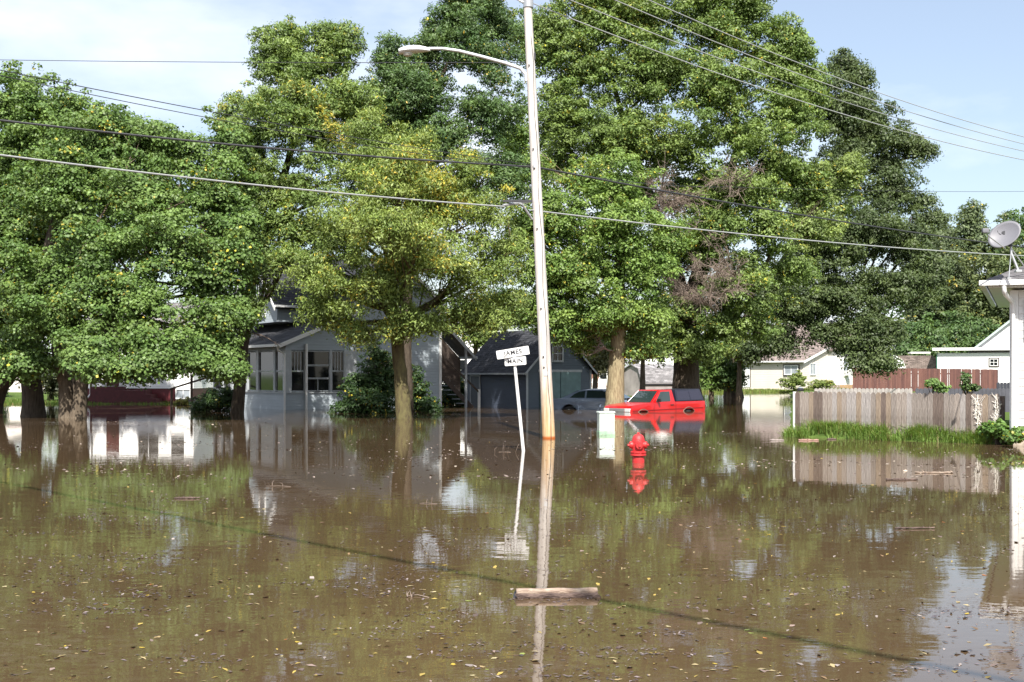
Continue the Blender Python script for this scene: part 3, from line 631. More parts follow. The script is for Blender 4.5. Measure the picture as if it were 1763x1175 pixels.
MB().slab([(2.6, 2.0, 3.45), (4.3, 2.0, 3.45), (4.3, 5, 3.45), (2.6, 5, 3.45)], .14).box(2.8, 2.9, 4.6, 4.7, 0, 3.3).box(4.0, 4.1, 4.6, 4.7, 0, 3.3).build('carport_roof', WHITE, R)

# ---- white house with low flat wing (right)
YE = 112.0; ke = YE/FPX
e = thing('white_wing_house', 'bright white gabled house with a low flat roofed wing behind the red fence', 'house', (X_(1613, YE), YE, 0), math.radians(-19)); R = e
ze = Z_(606, YE)
bx('wing_wall', S_WHITE, R, 0, 8.5, 0, 6, .2, ze-.12); 
MB().box(-.3, 8.6, -.35, 6.2, ze+.2, ze+.34).build('wing_roof', mat('grey_roofing', (0.30, 0.30, 0.31), .8, vary=.1), R)
bx('gutter', WHITE, R, -.36, 8.62, -.46, -.352, ze+.10, ze+.33)
EK = 1.0/.92; x0 = EK*(X_(1660, YE)-X_(1613, YE)); xr = EK*(X_(1748, YE)-X_(1613, YE)); zr = Z_(528, YE)
MB().prism([(x0, .2), (2*xr-x0, .2), (2*xr-x0, ze), (xr, zr-.1), (x0, ze)], 'y', 1.5, 9).build('wall', S_WHITE, R)
gable_roof(R, x0, 2*xr-x0, 1.5, 9, ze, zr, S_ROOFG, 'y', oh=.25, rake=.3); rake_boards(R, x0, 2*xr-x0, 1.18, ze, zr, .25, mat('pale_green_trim', (.40, .50, .46), .5), w=.22)
def four_pane(pa, pb, qa, qb, yo):
    box_window(R, EK*(X_(pa, YE)-X_(1613, YE)), EK*(X_(pb, YE)-X_(1613, YE)), yo, Z_(qb, YE), Z_(qa, YE), DKF, GLASS, fr=.07, depth=.03)
    a0, a1 = EK*(X_(pa, YE)-X_(1613, YE))+.07, EK*(X_(pb, YE)-X_(1613, YE))-.07; box_window(R, a0, a1, yo-.035, Z_(qb, YE)+.07, Z_(qa, YE)-.07, WHITE, GLASS, cols=2, rows=2, fr=.05, depth=.04)
four_pane(1691, 1704, 618, 631, 0); four_pane(1733, 1748, 552, 572, 1.5)
bx('corner_board', mat('green_trim', (.05, .16, .11), .5), R, -.04, .05, -.03, -.003, .2, ze-.13)

# ---- house at the right edge (near)
YR = 27.8
nr = thing('near_house', 'white clapboard house corner with shingled hip roof at the water edge', 'house', (X_(1740, YR), YR, 0), math.radians(-22)); R = nr
NW = siding('near_white_siding', (0.76, 0.75, 0.73), .17, .02, depth=.015)
zg = Z_(499, YR)     # gutter bottom
wm = MB(); nb = 20; z = .42
while z < zg-.02:
    z2 = min(z+.172, zg-.02); wm.add([(.16, -.022, z), (6, -.022, z), (6, -.002, z2), (.16, -.002, z2), (.16, .1, z), (6, .1, z), (6, .1, z2), (.16, .1, z2)],
        [(0, 1, 2, 3), (0, 4, 5, 1), (3, 2, 6, 7), (0, 3, 7, 4)]); z = z2
wm.build('clapboard', mat('near_white_paint', (0.77, 0.76, 0.74), .5, vary=.03), R)
MB().box(.02, 6, .1, 8, .3, zg).build('wall', mat('near_white_paint', (0.77, 0.76, 0.74), .5), R)
MB().box(-.02, .155, -.05, .12, .15, zg-.02).build('corner_board', WHITE, R)
bx('foundation', mat('concrete_tan', (.38, .32, .26), .9, vary=.2, vscale=8), R, .05, 6, .03, 8, -.5, .415)
bx('soffit', WHITE, R, -.44, 6.3, -.44, 8.4, zg+.03, zg+.06)
sl = 0.45
rm = MB().slab([(-.5, -.5, zg+.19), (6.4, -.5, zg+.19), (6.4, 3.9, zg+.19+4.4*sl), (3.9, 3.9, zg+.19+4.4*sl)], .07).slab([(-.5, -.5, zg+.19), (3.9, 3.9, zg+.19+4.4*sl), (3.9, 5, zg+.19+4.4*sl), (-.5, 9.4, zg+.19)], .07)
rm.build('roof', shingle('near_roof_shingle', (0.13, 0.125, 0.13), 1.0, .25), R)
gt = MB().box(-.62, 6.3, -.62, -.505, zg+.06, zg+.17).box(-.62, -.505, -.504, 8.4, zg+.06, zg+.17).build('gutter', WHITE, R, bevel=.012)
MB().tube([(-.12, -.56, zg+.06), (-.12, -.56, zg-.03), (-.10, -.5, zg-.12), (.02, -.14, zg-.26), (.05, -.10, zg-.34), (.05, -.10, .2)], [.05, .05, .05, .045, .045, .045], 10).build('downspout', WHITE, R, smooth=True)
tagwin = box_window(R, 0.32, 1.2, -.02, zg-1.05, zg-.28, TRIMG, CURT, fr=.05, depth=.04)

# ------------------------------------------------------------------ fences
def fence_board(w_, h, t=0.02):
    return [(0, 0), (w_, 0), (w_, h-.045), (w_-.035, h), (.035, h), (0, h-.045)]
WOODM = []
for i, (c1, c2) in enumerate((((.15, .125, .11), (.33, .29, .26)), ((.19, .155, .135), (.39, .34, .30)), ((.22, .20, .19), (.42, .385, .365)), ((.09, .068, .06), (.21, .165, .14)), ((.18, .14, .105), (.36, .285, .22)))):
    WOODM.append(mat('weathered_board_%d' % i, c1, .9, vscale=2.6, stretch=(7, 7, 1.1), col2=c2, bump=.9, bscale=7, spec=.15))
A = Vector((X_(1370, 32.1), 32.1, 0)); B = Vector((X_(1722, 28.3), 28.3, 0)); dv = B-A; n = 40; step = dv.length/n
fz = math.atan2(dv.y, dv.x)
fe = thing('board_fence', 'weathered grey dog-eared board fence rising from long grass beside the water', 'fence', A, fz)
for i in range(n):
    zt = 1.11+random.uniform(-.012, .012)-(0.02 if i > 30 else 0)
    wd = step-.006+random.uniform(-.004, .002); k = random.choices(range(5), (3, 4, 3, .7, 1.6))[0]
    if i in (0, 29): k = 3
    pr = fence_board(wd, zt+.35)
    o = MB().prism([(x, z-.35) for x, z in pr], 'y', -.02+random.uniform(-.004, .004), .002).build('board', WOODM[k], fe)
    o.location = (i*step, 0, 0); o.rotation_euler = (0, random.uniform(-.006, .006), 0)
for z in (.25, .85): bx('rail', WOODM[2], fe, 0, dv.length, .006, .05, z, z+.09)
for i in range(4): bx('post', WOODM[3], fe, i*dv.length/3-.045, i*dv.length/3+.045, .052, .14, -.3, 1.05)
bx('post', WHITE, fe, -.06, -.012, -.03, .05, -.25, 1.10)
# side return going back from the post, and the far side of the yard
C1 = Vector((X_(1402, 46), 46, 0)); 
o = MB()
nb = 60; dd = (C1-A)
sf = MB()
for i in range(100):
    t = i*.14
    if t > dd.length-.14: break
    sf.prism([(x+t, z-.3) for x, z in fence_board(.134, 1.30+random.uniform(-.01, .01))], 'y', -.22, -.2)
f2 = thing('yard_side_fence', 'weathered fence running back from the grey fence post, seen edge on', 'fence', A, math.atan2(dd.y, dd.x)); sf.build('board_panel', WOODM[2], f2); bx('rail', WOODM[2], f2,   .1, dd.length, -.198, -.16, .7, .78)
f3 = thing('yard_back_fence', 'long back fence whose pale board tops show over the grey fence', 'fence', C1, 0)
for j, (xa, xb, mm) in enumerate(((0, 3.6, WOODM[2]), (3.6, 8.2, mat('shadowed_board', (.07, .07, .085), .9, vary=.2)))):  # right stretch: the near house's shade is put into a darker board colour
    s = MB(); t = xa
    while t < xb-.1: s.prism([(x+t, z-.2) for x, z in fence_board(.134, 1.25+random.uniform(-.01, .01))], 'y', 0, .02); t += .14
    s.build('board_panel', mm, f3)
cap = thing('post_cap_light', 'dark round cap light on top of the grey fence corner post', 'light', (A.x+.12, A.y+.02, 1.115), 0)
MB().lathe([(.075, 0), (.085, .02), (.085, .05), (.06, .065)], 16).build('base', DARKT, cap, smooth=True)
MB().lathe([(.055, .065), (.065, .08), (.03, .10)], 16).build('lens', CURT, cap, smooth=True)
# red-brown fence
YF = 105.0; kf = YF/FPX
RB = [mat('red_stain_%d' % i, c, .85, vscale=1.5, stretch=(4, 4, .7), vary=.22) for i, c in enumerate(((.125, .055, .045), (.15, .068, .055), (.105, .046, .04)))]
rf_ = thing('red_board_fence', 'tall red-brown board fence with pale gaps between boards', 'fence', (X_(1468, YF), YF, 0), 0)
zt = Z_(635, YF); wdt = X_(1718, YF)-X_(1468, YF); nbd = 84
for i in range(nbd):
    gap = .006 if i not in (33, 37, 50, 54, 55, 62, 68, 73) else .035
    h = zt+random.uniform(-.012, .012)+.08-.0018*i
    MB().box(i*wdt/nbd, (i+1)*wdt/nbd-gap, 0, .02, .1, h).build('board', RB[random.randrange(3)], rf_)
MB().box(0, wdt, .022, .06, .5, .6).box(0, wdt, .022, .06, 1.6, 1.7).build('rail', RB[2], rf_)
bx('post', TRIMG, rf_, wdt+.003, wdt+.10, -.02, .08, .1, zt-.1)
b2 = thing('dark_blue_fence', 'dark blue-black fence panel between red fence and near house', 'fence', (X_(1716, 60), 60, 0), 0)
s = MB(); 
for i in range(9): s.prism([(x+i*.16, z) for x, z in fence_board(.15, Z_(659, 60))], 'y', 0, .02)
s.build('board_panel', mat('navy_stain', (.03, .032, .045), .8, vary=.2), b2)
for vi, (vx, vy, n_) in enumerate(((A+dv*.905, .0, 16), (A+dv*.985, .0, 12))):
    rv = random.Random(70+vi); mb = MB(); 
    for q in range(n_):
        x0 = rv.uniform(-.06, .06); z0 = rv.uniform(.1, .75); p0 = [(x0+rv.uniform(-.025, .025)*k, -.035-rv.random()*.02, z0+k*rv.uniform(.04, .09)) for k in range(6)]
        mb.tube(p0, .0055, 4)
        for k in (2, 4): mb.tube([p0[k], (p0[k][0]+rv.uniform(-.06, .06), -.06, p0[k][2]+rv.uniform(-.03, .05))], .005, 4)
    mb.tube([(rv.uniform(-.02, .02), -.03, k*.12) for k in range(10)], .010, 5)
    o = mb.build('dead_vine', mat('bleached_vine', (.72, .68, .62), .8)); o.location = (vx.x, vx.y, 0); o.rotation_euler = (0, 0, fz)
    tag(o, ('broad tangle of bleached white vine climbing the grey fence', 'thin bleached vine strand on the last board of the grey fence')[vi], 'vine')
#@@TREES
MAPLE = [(0.082, 0.148, 0.036), (0.148, 0.226, 0.060)]
ASH = [(0.112, 0.176, 0.045), (0.190, 0.260, 0.070)]
ASHY = [(0.135, 0.200, 0.046), (0.225, 0.285, 0.072)]
DARKG = [(0.062, 0.115, 0.038), (0.11, 0.175, 0.055)]
ELM = [(0.056, 0.084, 0.032), (0.102, 0.138, 0.050)]
FARG = [(0.075, 0.105, 0.05), (0.12, 0.155, 0.07)]
def T(*a): return [(P(px, py, Y)) for px, py, Y in a]

# left maples
tree('maple_tree', 'leaning dark maple at the picture edge with its trunk sloping up to the crown', 'tree',
     [(T((-40, 760, 51), (-8, 668, 51), (22, 630, 50.5), (60, 560, 50), (70, 430, 50)), [.55, .42, .36, .26, .1])],
     [blob(40, 185, 53, 75, 60), blob(-30, 300, 53, 110, 90), blob(75, 260, 52, 75, 70), blob(-60, 470, 51, 110, 110), blob(25, 400, 50, 90, 75), blob(20, 545, 49, 80, 60), blob(110, 195, 54, 40, 45)],
     MAPLE, size=.110, aspect=.85, seed=21, bark=BARK_D, group='maples on the flooded lawn')
tree('maple_tree', 'straight single-trunked maple standing in the water left of the forked maple', 'tree',
     [(T((57, 750, 47.5), (57, 715, 47.5), (53, 640, 47.3), (60, 540, 47), (90, 400, 47), (110, 300, 47)), [.50, .40, .34, .28, .18, .06])],
     [blob(105, 330, 47, 90, 75), blob(160, 250, 48, 65, 60), blob(200, 235, 50, 45, 40), blob(55, 480, 45, 95, 60), blob(100, 560, 45, 80, 45), blob(20, 610, 46, 50, 35), blob(60, 632, 45, 50, 24), blob(10, 640, 45, 30, 20), blob(240, 270, 49, 60, 55)],
     MAPLE, size=.110, aspect=.85, seed=22, bark=BARK_D, group='maples on the flooded lawn')
tree('maple_tree', 'large forked maple with low layered green crown hanging over the water', 'tree',
     [(T((118, 752, 45.8), (117, 715, 45.8), (112, 660, 45.7), (98, 600, 45.6), (110, 500, 45.5), (170, 380, 45.5)), [.34, .27, .24, .21, .17, .07]),
      (T((134, 752, 45.6), (134, 715, 45.6), (142, 655, 45.5), (165, 600, 45.2), (230, 480, 45), (290, 360, 45)), [.32, .26, .23, .20, .14, .06])],
     [blob(255, 330, 46, 85, 65, y=.05), blob(330, 255, 48, 60, 55), blob(370, 330, 47, 60, 70), blob(240, 230, 48, 45, 30), blob(400, 250, 48, 35, 40), blob(190, 430, 44.5, 90, 60), blob(310, 430, 44.5, 90, 60), blob(370, 500, 45, 55, 60),
      blob(150, 520, 43.5, 75, 45), blob(250, 520, 43.5, 85, 50), blob(345, 570, 43.5, 60, 45), blob(180, 600, 42.5, 70, 34), blob(280, 600, 42.5, 70, 36), blob(370, 615, 43.5, 42, 28), blob(235, 645, 42, 42, 16), blob(175, 640, 42, 36, 16), blob(385, 640, 43, 28, 15), blob(400, 560, 44, 28, 40), blob(270, 625, 42, 50, 22), blob(405, 470, 45, 35, 50), blob(410, 400, 46, 35, 50), blob(150, 620, 42, 36, 22), blob(310, 630, 42.5, 45, 16)],
     MAPLE, size=.105, aspect=.85, seed=23, bark=BARK, group='maples on the flooded lawn', dens=1.05, fill=.42, rc0=.62, flat=.52)
tree('maple_tree', 'dense maple filling the crown behind the forked maple trunks', 'tree',
     [(T((124, 712, 59), (122, 650, 59), (122, 520, 59), (135, 400, 59), (140, 280, 59)), [.42, .36, .3, .2, .06])],
     [blob(120, 290, 59, 80, 55), blob(200, 330, 59, 70, 60), blob(60, 350, 59, 70, 60), blob(150, 420, 58, 90, 55), blob(270, 380, 58, 60, 55), blob(60, 240, 59, 50, 50), blob(170, 240, 59, 50, 40), blob(290, 290, 58, 45, 45)],
     MAPLE, size=.15, aspect=.85, seed=24, bark=BARK_D, group='maples on the flooded lawn', rc0=.65)
# ash trees
tree('ash_tree', 'tall green ash with feathery top rising over the porch house roof', 'tree',
     [(T((405, 770, 52), (408, 712, 52), (418, 600, 52), (435, 470, 52), (480, 330, 52), (520, 200, 52), (540, 110, 52)), [.30, .25, .23, .20, .16, .10, .04])],
     [blob(520, 120, 52, 75, 50, y=.03), blob(575, 100, 52, 32, 45), blob(490, 75, 52, 45, 32), blob(500, 195, 51, 95, 50, y=.22), blob(430, 260, 51, 52, 60, y=.05), blob(560, 240, 50.5, 75, 55, y=.18), blob(620, 190, 52, 40, 50),
      blob(430, 350, 50, 65, 60, y=.06), blob(355, 330, 50, 35, 60, y=.40, d=.6), blob(395, 420, 50, 45, 50, y=.10), blob(500, 330, 51, 60, 50, d=.8), blob(405, 200, 52, 22, 30), blob(500, 405, 50, 50, 40), blob(545, 400, 49.5, 40, 35, d=.8), blob(560, 330, 49, 50, 45, d=.6), blob(620, 290, 50, 45, 45, d=.7), blob(455, 430, 50, 40, 30, d=.6), blob(585, 160, 51, 35, 50), blob(455, 480, 47.5, 34, 30, d=.4), blob(430, 530, 47.5, 26, 24, d=.4), blob(490, 455, 48, 30, 22, d=.4), blob(560, 60, 52, 22, 22), blob(600, 75, 52, 14, 30), blob(460, 110, 52, 30, 30)],
     ASH, size=.135, aspect=.38, seed=31, bark=BARK_D, group='ash trees round the porch house', droop=.4, fill=.5,
     dead=[(P(385, 375, 49), (1.0, .8, 1.1), 60), (P(430, 575, 50), (1.2, .6, .45), 40)])
tree('ash_tree', 'yellowing ash with mossy trunk standing in front of the grey house', 'tree',
     [(T((700, 775, 44.5), (696, 722, 44.5), (689, 640, 44.5), (682, 570, 44.5), (672, 480, 44.5), (680, 380, 44.5), (690, 300, 44.5)), [.29, .245, .235, .21, .16, .11, .05])],
     [blob(680, 320, 44.5, 85, 65, y=.12), blob(640, 235, 45, 55, 45, y=.10), blob(600, 400, 43.5, 75, 60, y=.09), blob(750, 340, 45, 70, 65, y=.30), blob(700, 430, 43, 90, 60, y=.12), blob(820, 380, 44.5, 65, 65, y=.42, d=.8),
      blob(850, 470, 44.5, 50, 65, y=.38, d=.75), blob(580, 490, 43.5, 60, 50, y=.06), blob(532, 478, 45, 34, 26, d=.8), blob(660, 510, 43, 70, 45, y=.08), blob(780, 480, 43.5, 65, 55, y=.22), blob(560, 550, 44, 38, 32, y=.08), blob(735, 555, 43.5, 50, 25, y=.10), blob(850, 550, 44.5, 34, 28, y=.2, d=.8), blob(805, 545, 44.5, 30, 22, y=.2, d=.8), blob(880, 520, 45, 22, 30, y=.3, d=.7), blob(620, 575, 43.8, 45, 22, y=.12), blob(650, 380, 41, 70, 50, y=.1, d=.6), blob(725, 410, 41, 70, 50, y=.15, d=.6), blob(690, 300, 41.5, 50, 40, y=.15, d=.6), blob(720, 260, 45, 40, 35, y=.35), blob(550, 450, 43.8, 35, 35, y=.1), blob(880, 430, 45, 25, 50, y=.4, d=.7), blob(690, 570, 43.5, 40, 16, y=.1), blob(800, 300, 45, 35, 30, y=.5, d=.7)],
     ASHY, size=.12, aspect=.36, seed=32, bark=mat('bark_mossy', (0.065, 0.048, 0.033), .95, vscale=4, stretch=(2, 2, .8), col2=(0.15, 0.135, 0.06), bump=1, bscale=14, spec=.1), group='ash trees round the porch house', droop=.5, fill=.31, rc0=.46, wob=.3)
tree('ash_tree', 'dark green ash behind the street lamp head', 'tree',
     [(T((697, 740, 54), (697, 640, 54), (698, 560, 54), (706, 400, 54), (704, 300, 54), (735, 200, 54), (770, 110, 54)), [.30, .26, .24, .22, .19, .13, .05])],
     [blob(720, 170, 53, 60, 52), blob(765, 250, 52, 60, 48), blob(690, 130, 54, 32, 30), blob(825, 90, 54, 80, 65), blob(790, 40, 55, 50, 45), blob(840, 190, 53, 60, 55), blob(680, 260, 54, 40, 45), blob(860, 300, 52, 50, 50, d=.8), blob(640, 300, 53, 40, 40), blob(790, 330, 53, 45, 35, d=.6), blob(670, 100, 54, 22, 30), blob(790, -10, 55, 30, 40), blob(850, 30, 55, 50, 50), blob(760, 60, 55, 30, 30), blob(672, 170, 54, 45, 50), blob(738, 105, 55, 45, 42), blob(700, 230, 54, 45, 40), blob(655, 200, 54, 30, 40), blob(740, 340, 53, 60, 50, d=.45), blob(640, 360, 53, 50, 45, d=.45), blob(690, 410, 52.5, 50, 35, d=.4)],
     DARKG, size=.13, aspect=.42, seed=33, bark=BARK_D, group='ash trees round the porch house', droop=.35, fill=.5)
tree('ash_tree', 'bright green ash with thick sunlit trunk between blue sedan and red pickup', 'tree',
     [(T((1054, 745, 55.2), (1058, 705, 55.2), (1060, 650, 55.2), (1064, 600, 55.2), (1068, 520, 55.2), (1066, 430, 55.3), (1050, 340, 55.5)), [.46, .39, .36, .33, .25, .17, .06])],
     [blob(1050, 400, 55, 95, 60), blob(990, 480, 54.5, 70, 50), blob(1105, 470, 55, 60, 50), blob(950, 390, 55, 50, 60, y=.05), blob(1040, 540, 54.5, 65, 40), blob(960, 560, 54.5, 42, 30), blob(1110, 550, 55, 40, 40), blob(1045, 320, 56, 75, 50, y=.06), blob(1010, 590, 55.5, 32, 22), blob(1095, 605, 55.5, 40, 18), blob(900, 300, 55, 45, 45, d=.6), blob(905, 400, 55, 35, 60, d=.6), blob(940, 470, 54.5, 45, 40), blob(880, 240, 56, 30, 40), blob(925, 540, 54.5, 40, 28, d=.8), blob(1150, 420, 55, 30, 35)],
     [(0.112, 0.192, 0.042), (0.195, 0.280, 0.068)], size=.13, aspect=.55, seed=34, bark=BARK_P, group='big trees behind the red pickup', droop=.25,
     dead=[(P(1022, 600, 54.5), (.35, .3, .5), 14)])
tree('silver_maple_tree', 'huge spreading tree with dark trunk and patches of dead twigs behind the red pickup', 'tree',
     [(T((1184, 725, 64), (1182, 680, 64), (1180, 600, 64), (1175, 520, 64), (1140, 400, 64), (1085, 250, 64), (1050, 120, 64)), [.82, .66, .62, .48, .34, .2, .07]),
      (T((1182, 600, 64), (1195, 500, 64), (1235, 380, 64), (1270, 250, 64), (1260, 100, 64)), [.5, .40, .28, .17, .06]),
      (T((1186, 620, 64), (1225, 575, 63.5), (1290, 520, 63), (1330, 430, 63)), [.36, .26, .17, .06])],
     [blob(1010, 120, 64, 85, 70), blob(930, 70, 65, 60, 60), blob(1100, 40, 65, 100, 75), blob(1130, 130, 63, 80, 60), blob(1235, 45, 65, 75, 70), blob(1230, 150, 63, 75, 60), blob(1330, 110, 65, 60, 60), blob(1370, 200, 64, 52, 60), blob(1290, 240, 63, 75, 60),
      blob(1050, 240, 63, 85, 60), blob(1160, 250, 62.5, 80, 50), blob(960, 210, 64, 55, 60), blob(950, 300, 64, 45, 50), blob(1060, -50, 66, 120, 70), blob(1200, -40, 66, 100, 60), blob(1370, 110, 66, 28, 40),
      blob(1260, 340, 62.5, 75, 50), blob(1320, 400, 62, 48, 45), blob(1220, 420, 62, 72, 55, y=.06), blob(1270, 490, 62, 68, 50), blob(1160, 450, 64.5, 40, 40), blob(1140, 545, 63, 55, 30), blob(1180, 590, 63.5, 50, 22), blob(1240, 560, 62.5, 52, 34), blob(1120, 600, 63, 40, 22), blob(1310, 560, 63, 30, 30, y=.1), blob(1430, 330, 66, 45, 42, tint=(1.15, 1.08, 1.2)), blob(1400, 400, 65, 45, 42, tint=(1.15, 1.08, 1.2)), blob(1455, 290, 66, 32, 24, tint=(1.15, 1.08, 1.2)), blob(1385, 320, 65, 35, 35), blob(1360, 470, 64, 35, 40), blob(1010, 20, 65, 60, 60), blob(1090, 330, 64, 70, 40), blob(1190, 340, 64, 50, 40), blob(1290, 20, 65, 30, 50), blob(1350, 60, 65, 30, 30), blob(1400, 150, 65, 18, 40), blob(1330, 300, 64, 50, 50), blob(1090, 590, 63, 50, 22), blob(1210, 615, 62, 40, 16)],
     ASH, size=.15, aspect=.5, seed=35, bark=BARK_D, group='big trees behind the red pickup', droop=.3, limb_r=.16, fill=.56, rc0=.6,
     dead=[(P(1155, 345, 58.2), (2.2, 1.0, 1.5), 330), (P(1200, 505, 57.5), (1.9, 1.0, 1.7), 420), (P(1235, 455, 58), (1.3, .9, 1.3), 160), (P(1290, 310, 59.5), (1.9, 1, 1.0), 120)])
tree('elm_tree', 'dark blue-green elm with ragged drooping twigs hanging before the cream house', 'tree',
     [(T((1262, 700, 88), (1264, 640, 88), (1275, 570, 88), (1330, 480, 87), (1400, 380, 86), (1450, 260, 86), (1470, 150, 86)), [.55, .48, .42, .36, .27, .15, .05]),
      (T((1330, 480, 87), (1400, 470, 85), (1480, 500, 83), (1520, 560, 82)), [.3, .24, .16, .05])],
     [blob(1440, 190, 85, 55, 60, y=0), blob(1475, 140, 86, 18, 28, d=.6, y=0), blob(1475, 175, 86, 38, 48, d=.7, y=0), blob(1530, 285, 86, 40, 30, d=.5, y=0), blob(1592, 262, 86, 12, 9, d=.5, y=0), blob(1600, 380, 85, 18, 14, d=.5, y=0), blob(1450, 110, 86, 18, 22, y=0), blob(1500, 230, 85, 55, 50, y=0), blob(1555, 250, 86, 30, 24, d=.7, y=0), blob(1450, 300, 84, 55, 60, y=0), blob(1540, 330, 85, 42, 45, y=0), blob(1395, 340, 84, 35, 60, y=0),
      blob(1500, 400, 83, 75, 60, y=0), blob(1420, 430, 82, 65, 55, y=0), blob(1565, 430, 84, 40, 45, y=0), blob(1585, 350, 85, 16, 14, d=.6, y=0), blob(1460, 510, 82, 80, 45, y=0), blob(1550, 500, 83, 55, 45, y=0), blob(1385, 530, 82, 60, 45, y=0), blob(1495, 575, 81, 60, 30, y=0), blob(1340, 580, 82, 48, 28, y=0), blob(1495, 612, 80.5, 40, 18, y=0), blob(1532, 585, 81, 20, 26, y=0), blob(1452, 600, 81, 16, 12, d=.6, y=0), blob(1480, 628, 80, 14, 12, d=.7, y=0), blob(1512, 632, 80, 18, 12, d=.7, y=0), blob(1426, 575, 81, 22, 14, d=.6, y=0), blob(1300, 600, 82, 20, 18, d=.6, y=0), blob(1600, 480, 84, 20, 40, y=0), blob(1330, 520, 83, 40, 35, y=0)],
     ELM, size=.19, aspect=.5, seed=36, bark=BARK_D, droop=.35, rc0=.75, wob=.24, fill=.6, limb_r=.13, zmin=4.5)
# low trees on the far bank
for i, (px, py, rx, ry, Y, yl, pal, lab) in enumerate((
        (1228, 628, 32, 40, 86, .03, [(0.07, .13, .025), (.12, .19, .04)], 'bright green rounded small tree by the far water edge'),
        (1258, 644, 24, 27, 85.5, .03, DARKG, 'low dark bush tree beside the cream house corner'),
        (1276, 600, 26, 24, 84, .45, ASHY, 'small tree with yellow leaves hanging near the cream house eave'),
        (1028, 618, 24, 26, 80, .12, [(0.10, .11, .04), (.15, .15, .06)], 'thin olive tree in front of the brick house'),
        (1000, 560, 60, 30, 84, .02, DARKG, 'dark spreading tree behind the garage roof'),
        (872, 532, 70, 30, 82, .02, DARKG, 'dark tree over the garage ridge'),
        (822, 572, 42, 24, 78, .1, [(0.09, .14, .035), (.15, .2, .05)], 'added sparse green tree shading the white wall between stair roof and garage roof'),  # tree added to dim the bright white wall in this gap
        (1110, 590, 50, 24, 82, .02, DARKG, 'dark tree shading the grey barn shed'))):
    tree('small_tree', lab, 'tree', [(T((px-4, 695, Y), (px-3, py+ry, Y), (px, py, Y)), [.16, .12, .05])], [blob(px, py, Y, rx, ry, y=yl), blob(px+rx*.3, py+ry*.45, Y-.3, rx*.7, ry*.6, y=yl)], pal, size=.17, aspect=.6, seed=60+i, rc0=.5, group='small trees on the far bank')
# trees far behind on the right
for i, (px, py, rx, ry, Y, pal, lab) in enumerate((
        (1620, 500, 55, 95, 150, FARG, 'broad mid green tree behind the white winged house'),
        (1700, 510, 60, 90, 145, [(0.07, .10, .035), (.12, .15, .055)], 'broad tree behind the satellite dish with olive sunlit crown'),
        (1780, 480, 60, 110, 150, DARKG, 'dark tree behind the near house roof'),
        (1668, 400, 22, 52, 160, [(0.085, .125, .055), (.13, .17, .075)], 'tall narrow pale poplar, the one further from the dish'),
        (1725, 415, 22, 48, 160, [(0.085, .125, .055), (.13, .17, .075)], 'narrow pale poplar just above the satellite dish'),
        (1612, 420, 26, 48, 158, FARG, 'pointed green tree rising beside the dark elm'),
        (1585, 600, 40, 40, 135, DARKG, 'dark low tree behind the brown roofed shed'),
        (1650, 590, 60, 45, 140, DARKG, 'dark tree mass behind the flat wing of the white house'))):
    bl = [blob(px, py, Y, rx, ry), blob(px-rx*.45, py+ry*.4, Y-1, rx*.7, ry*.55), blob(px+rx*.5, py+ry*.3, Y-1, rx*.65, ry*.6)] if rx > 30 else [blob(px, py, Y, rx*.7, ry), blob(px-rx*.6, py+ry*.5, Y, rx*.5, ry*.6), blob(px+rx*.6, py+ry*.45, Y, rx*.45, ry*.7)]
    tree('far_tree', lab, 'tree', [(T((px, 668, Y), (px+3, 600, Y), (px, py, Y)), [.4, .3, .08])], bl, pal, size=.36, aspect=.55, seed=80+i, rc0=1.2, fill=.75, wob=.22, back=.3, limb_r=.14, group='trees beyond the white houses')
# backing woods that close the horizon
rng = np.random.default_rng(5); xs = np.linspace(-120, 150, 110); cc = []; rr = []
for x in xs:
    for k in range(9): cc.append((x+rng.normal()*1.2, 215+rng.normal()*5, 1.5+rng.random()*(9+3*math.sin(x*.13)+2*math.sin(x*.41)))); rr.append(1.6+rng.random()*1.3)
cc = np.array(cc); rr = np.array(rr); C, U, V, col = leaves_from_clumps(cc, rr, rng, .8, .6, DARKG, np.zeros(len(cc)), .35)
tag(quads_object('distant_woods', C, U, V, col, LEAF), 'distant dark green woods closing the view behind the houses', 'woods', None, 'stuff')
# shrubs by the houses
DSH = [(0.025, .055, .016), (.055, .10, .028)]
bush('foundation_shrub', 'dark leafy shrub against the porch house wall, left of the mossy trunk', 'shrub', [blob(622, 680, 52.5, 32, 38), blob(655, 655, 53, 34, 52), blob(600, 705, 52, 25, 20), blob(640, 700, 51.5, 40, 28)], DSH, size=.10, seed=91, rc0=.32)
bush('foundation_shrub', 'dark leafy shrub right of the mossy trunk below the dappled wall', 'shrub', [blob(722, 690, 54.5, 20, 26), blob(742, 704, 54, 16, 16), blob(712, 655, 55, 12, 22)], DSH, size=.10, seed=92, rc0=.3)
bush('porch_shrub', 'low black-green shrub in the water by the porch steps', 'shrub', [blob(372, 695, 54.5, 30, 22), blob(395, 690, 54, 16, 18), blob(345, 702, 55, 14, 12)], DSH, size=.09, seed=93, rc0=.28)
bush('lawn_shrub', 'dark spreading shrub between the two maple trunks', 'shrub', [blob(88, 655, 72, 26, 28), blob(110, 665, 72, 20, 20)], [(0.03, .045, .02), (.07, .08, .035)], size=.11, seed=94, rc0=.35, ground=0.05)
bush('lawn_shrub', 'added dark shrub darkening the gap behind the outside stair between house and garage', 'shrub', [blob(782, 672, 68, 26, 30), blob(800, 690, 68, 20, 20), blob(765, 690, 69, 18, 20)], DSH, size=.12, seed=102, rc0=.35)  # shrub added to darken the gap between house and garage
bush('lawn_shrub', 'round green shrub in front of the pale garage wall', 'shrub', [blob(-5, 668, 76, 18, 26)], DSH, size=.11, seed=95, rc0=.3, ground=0.1)
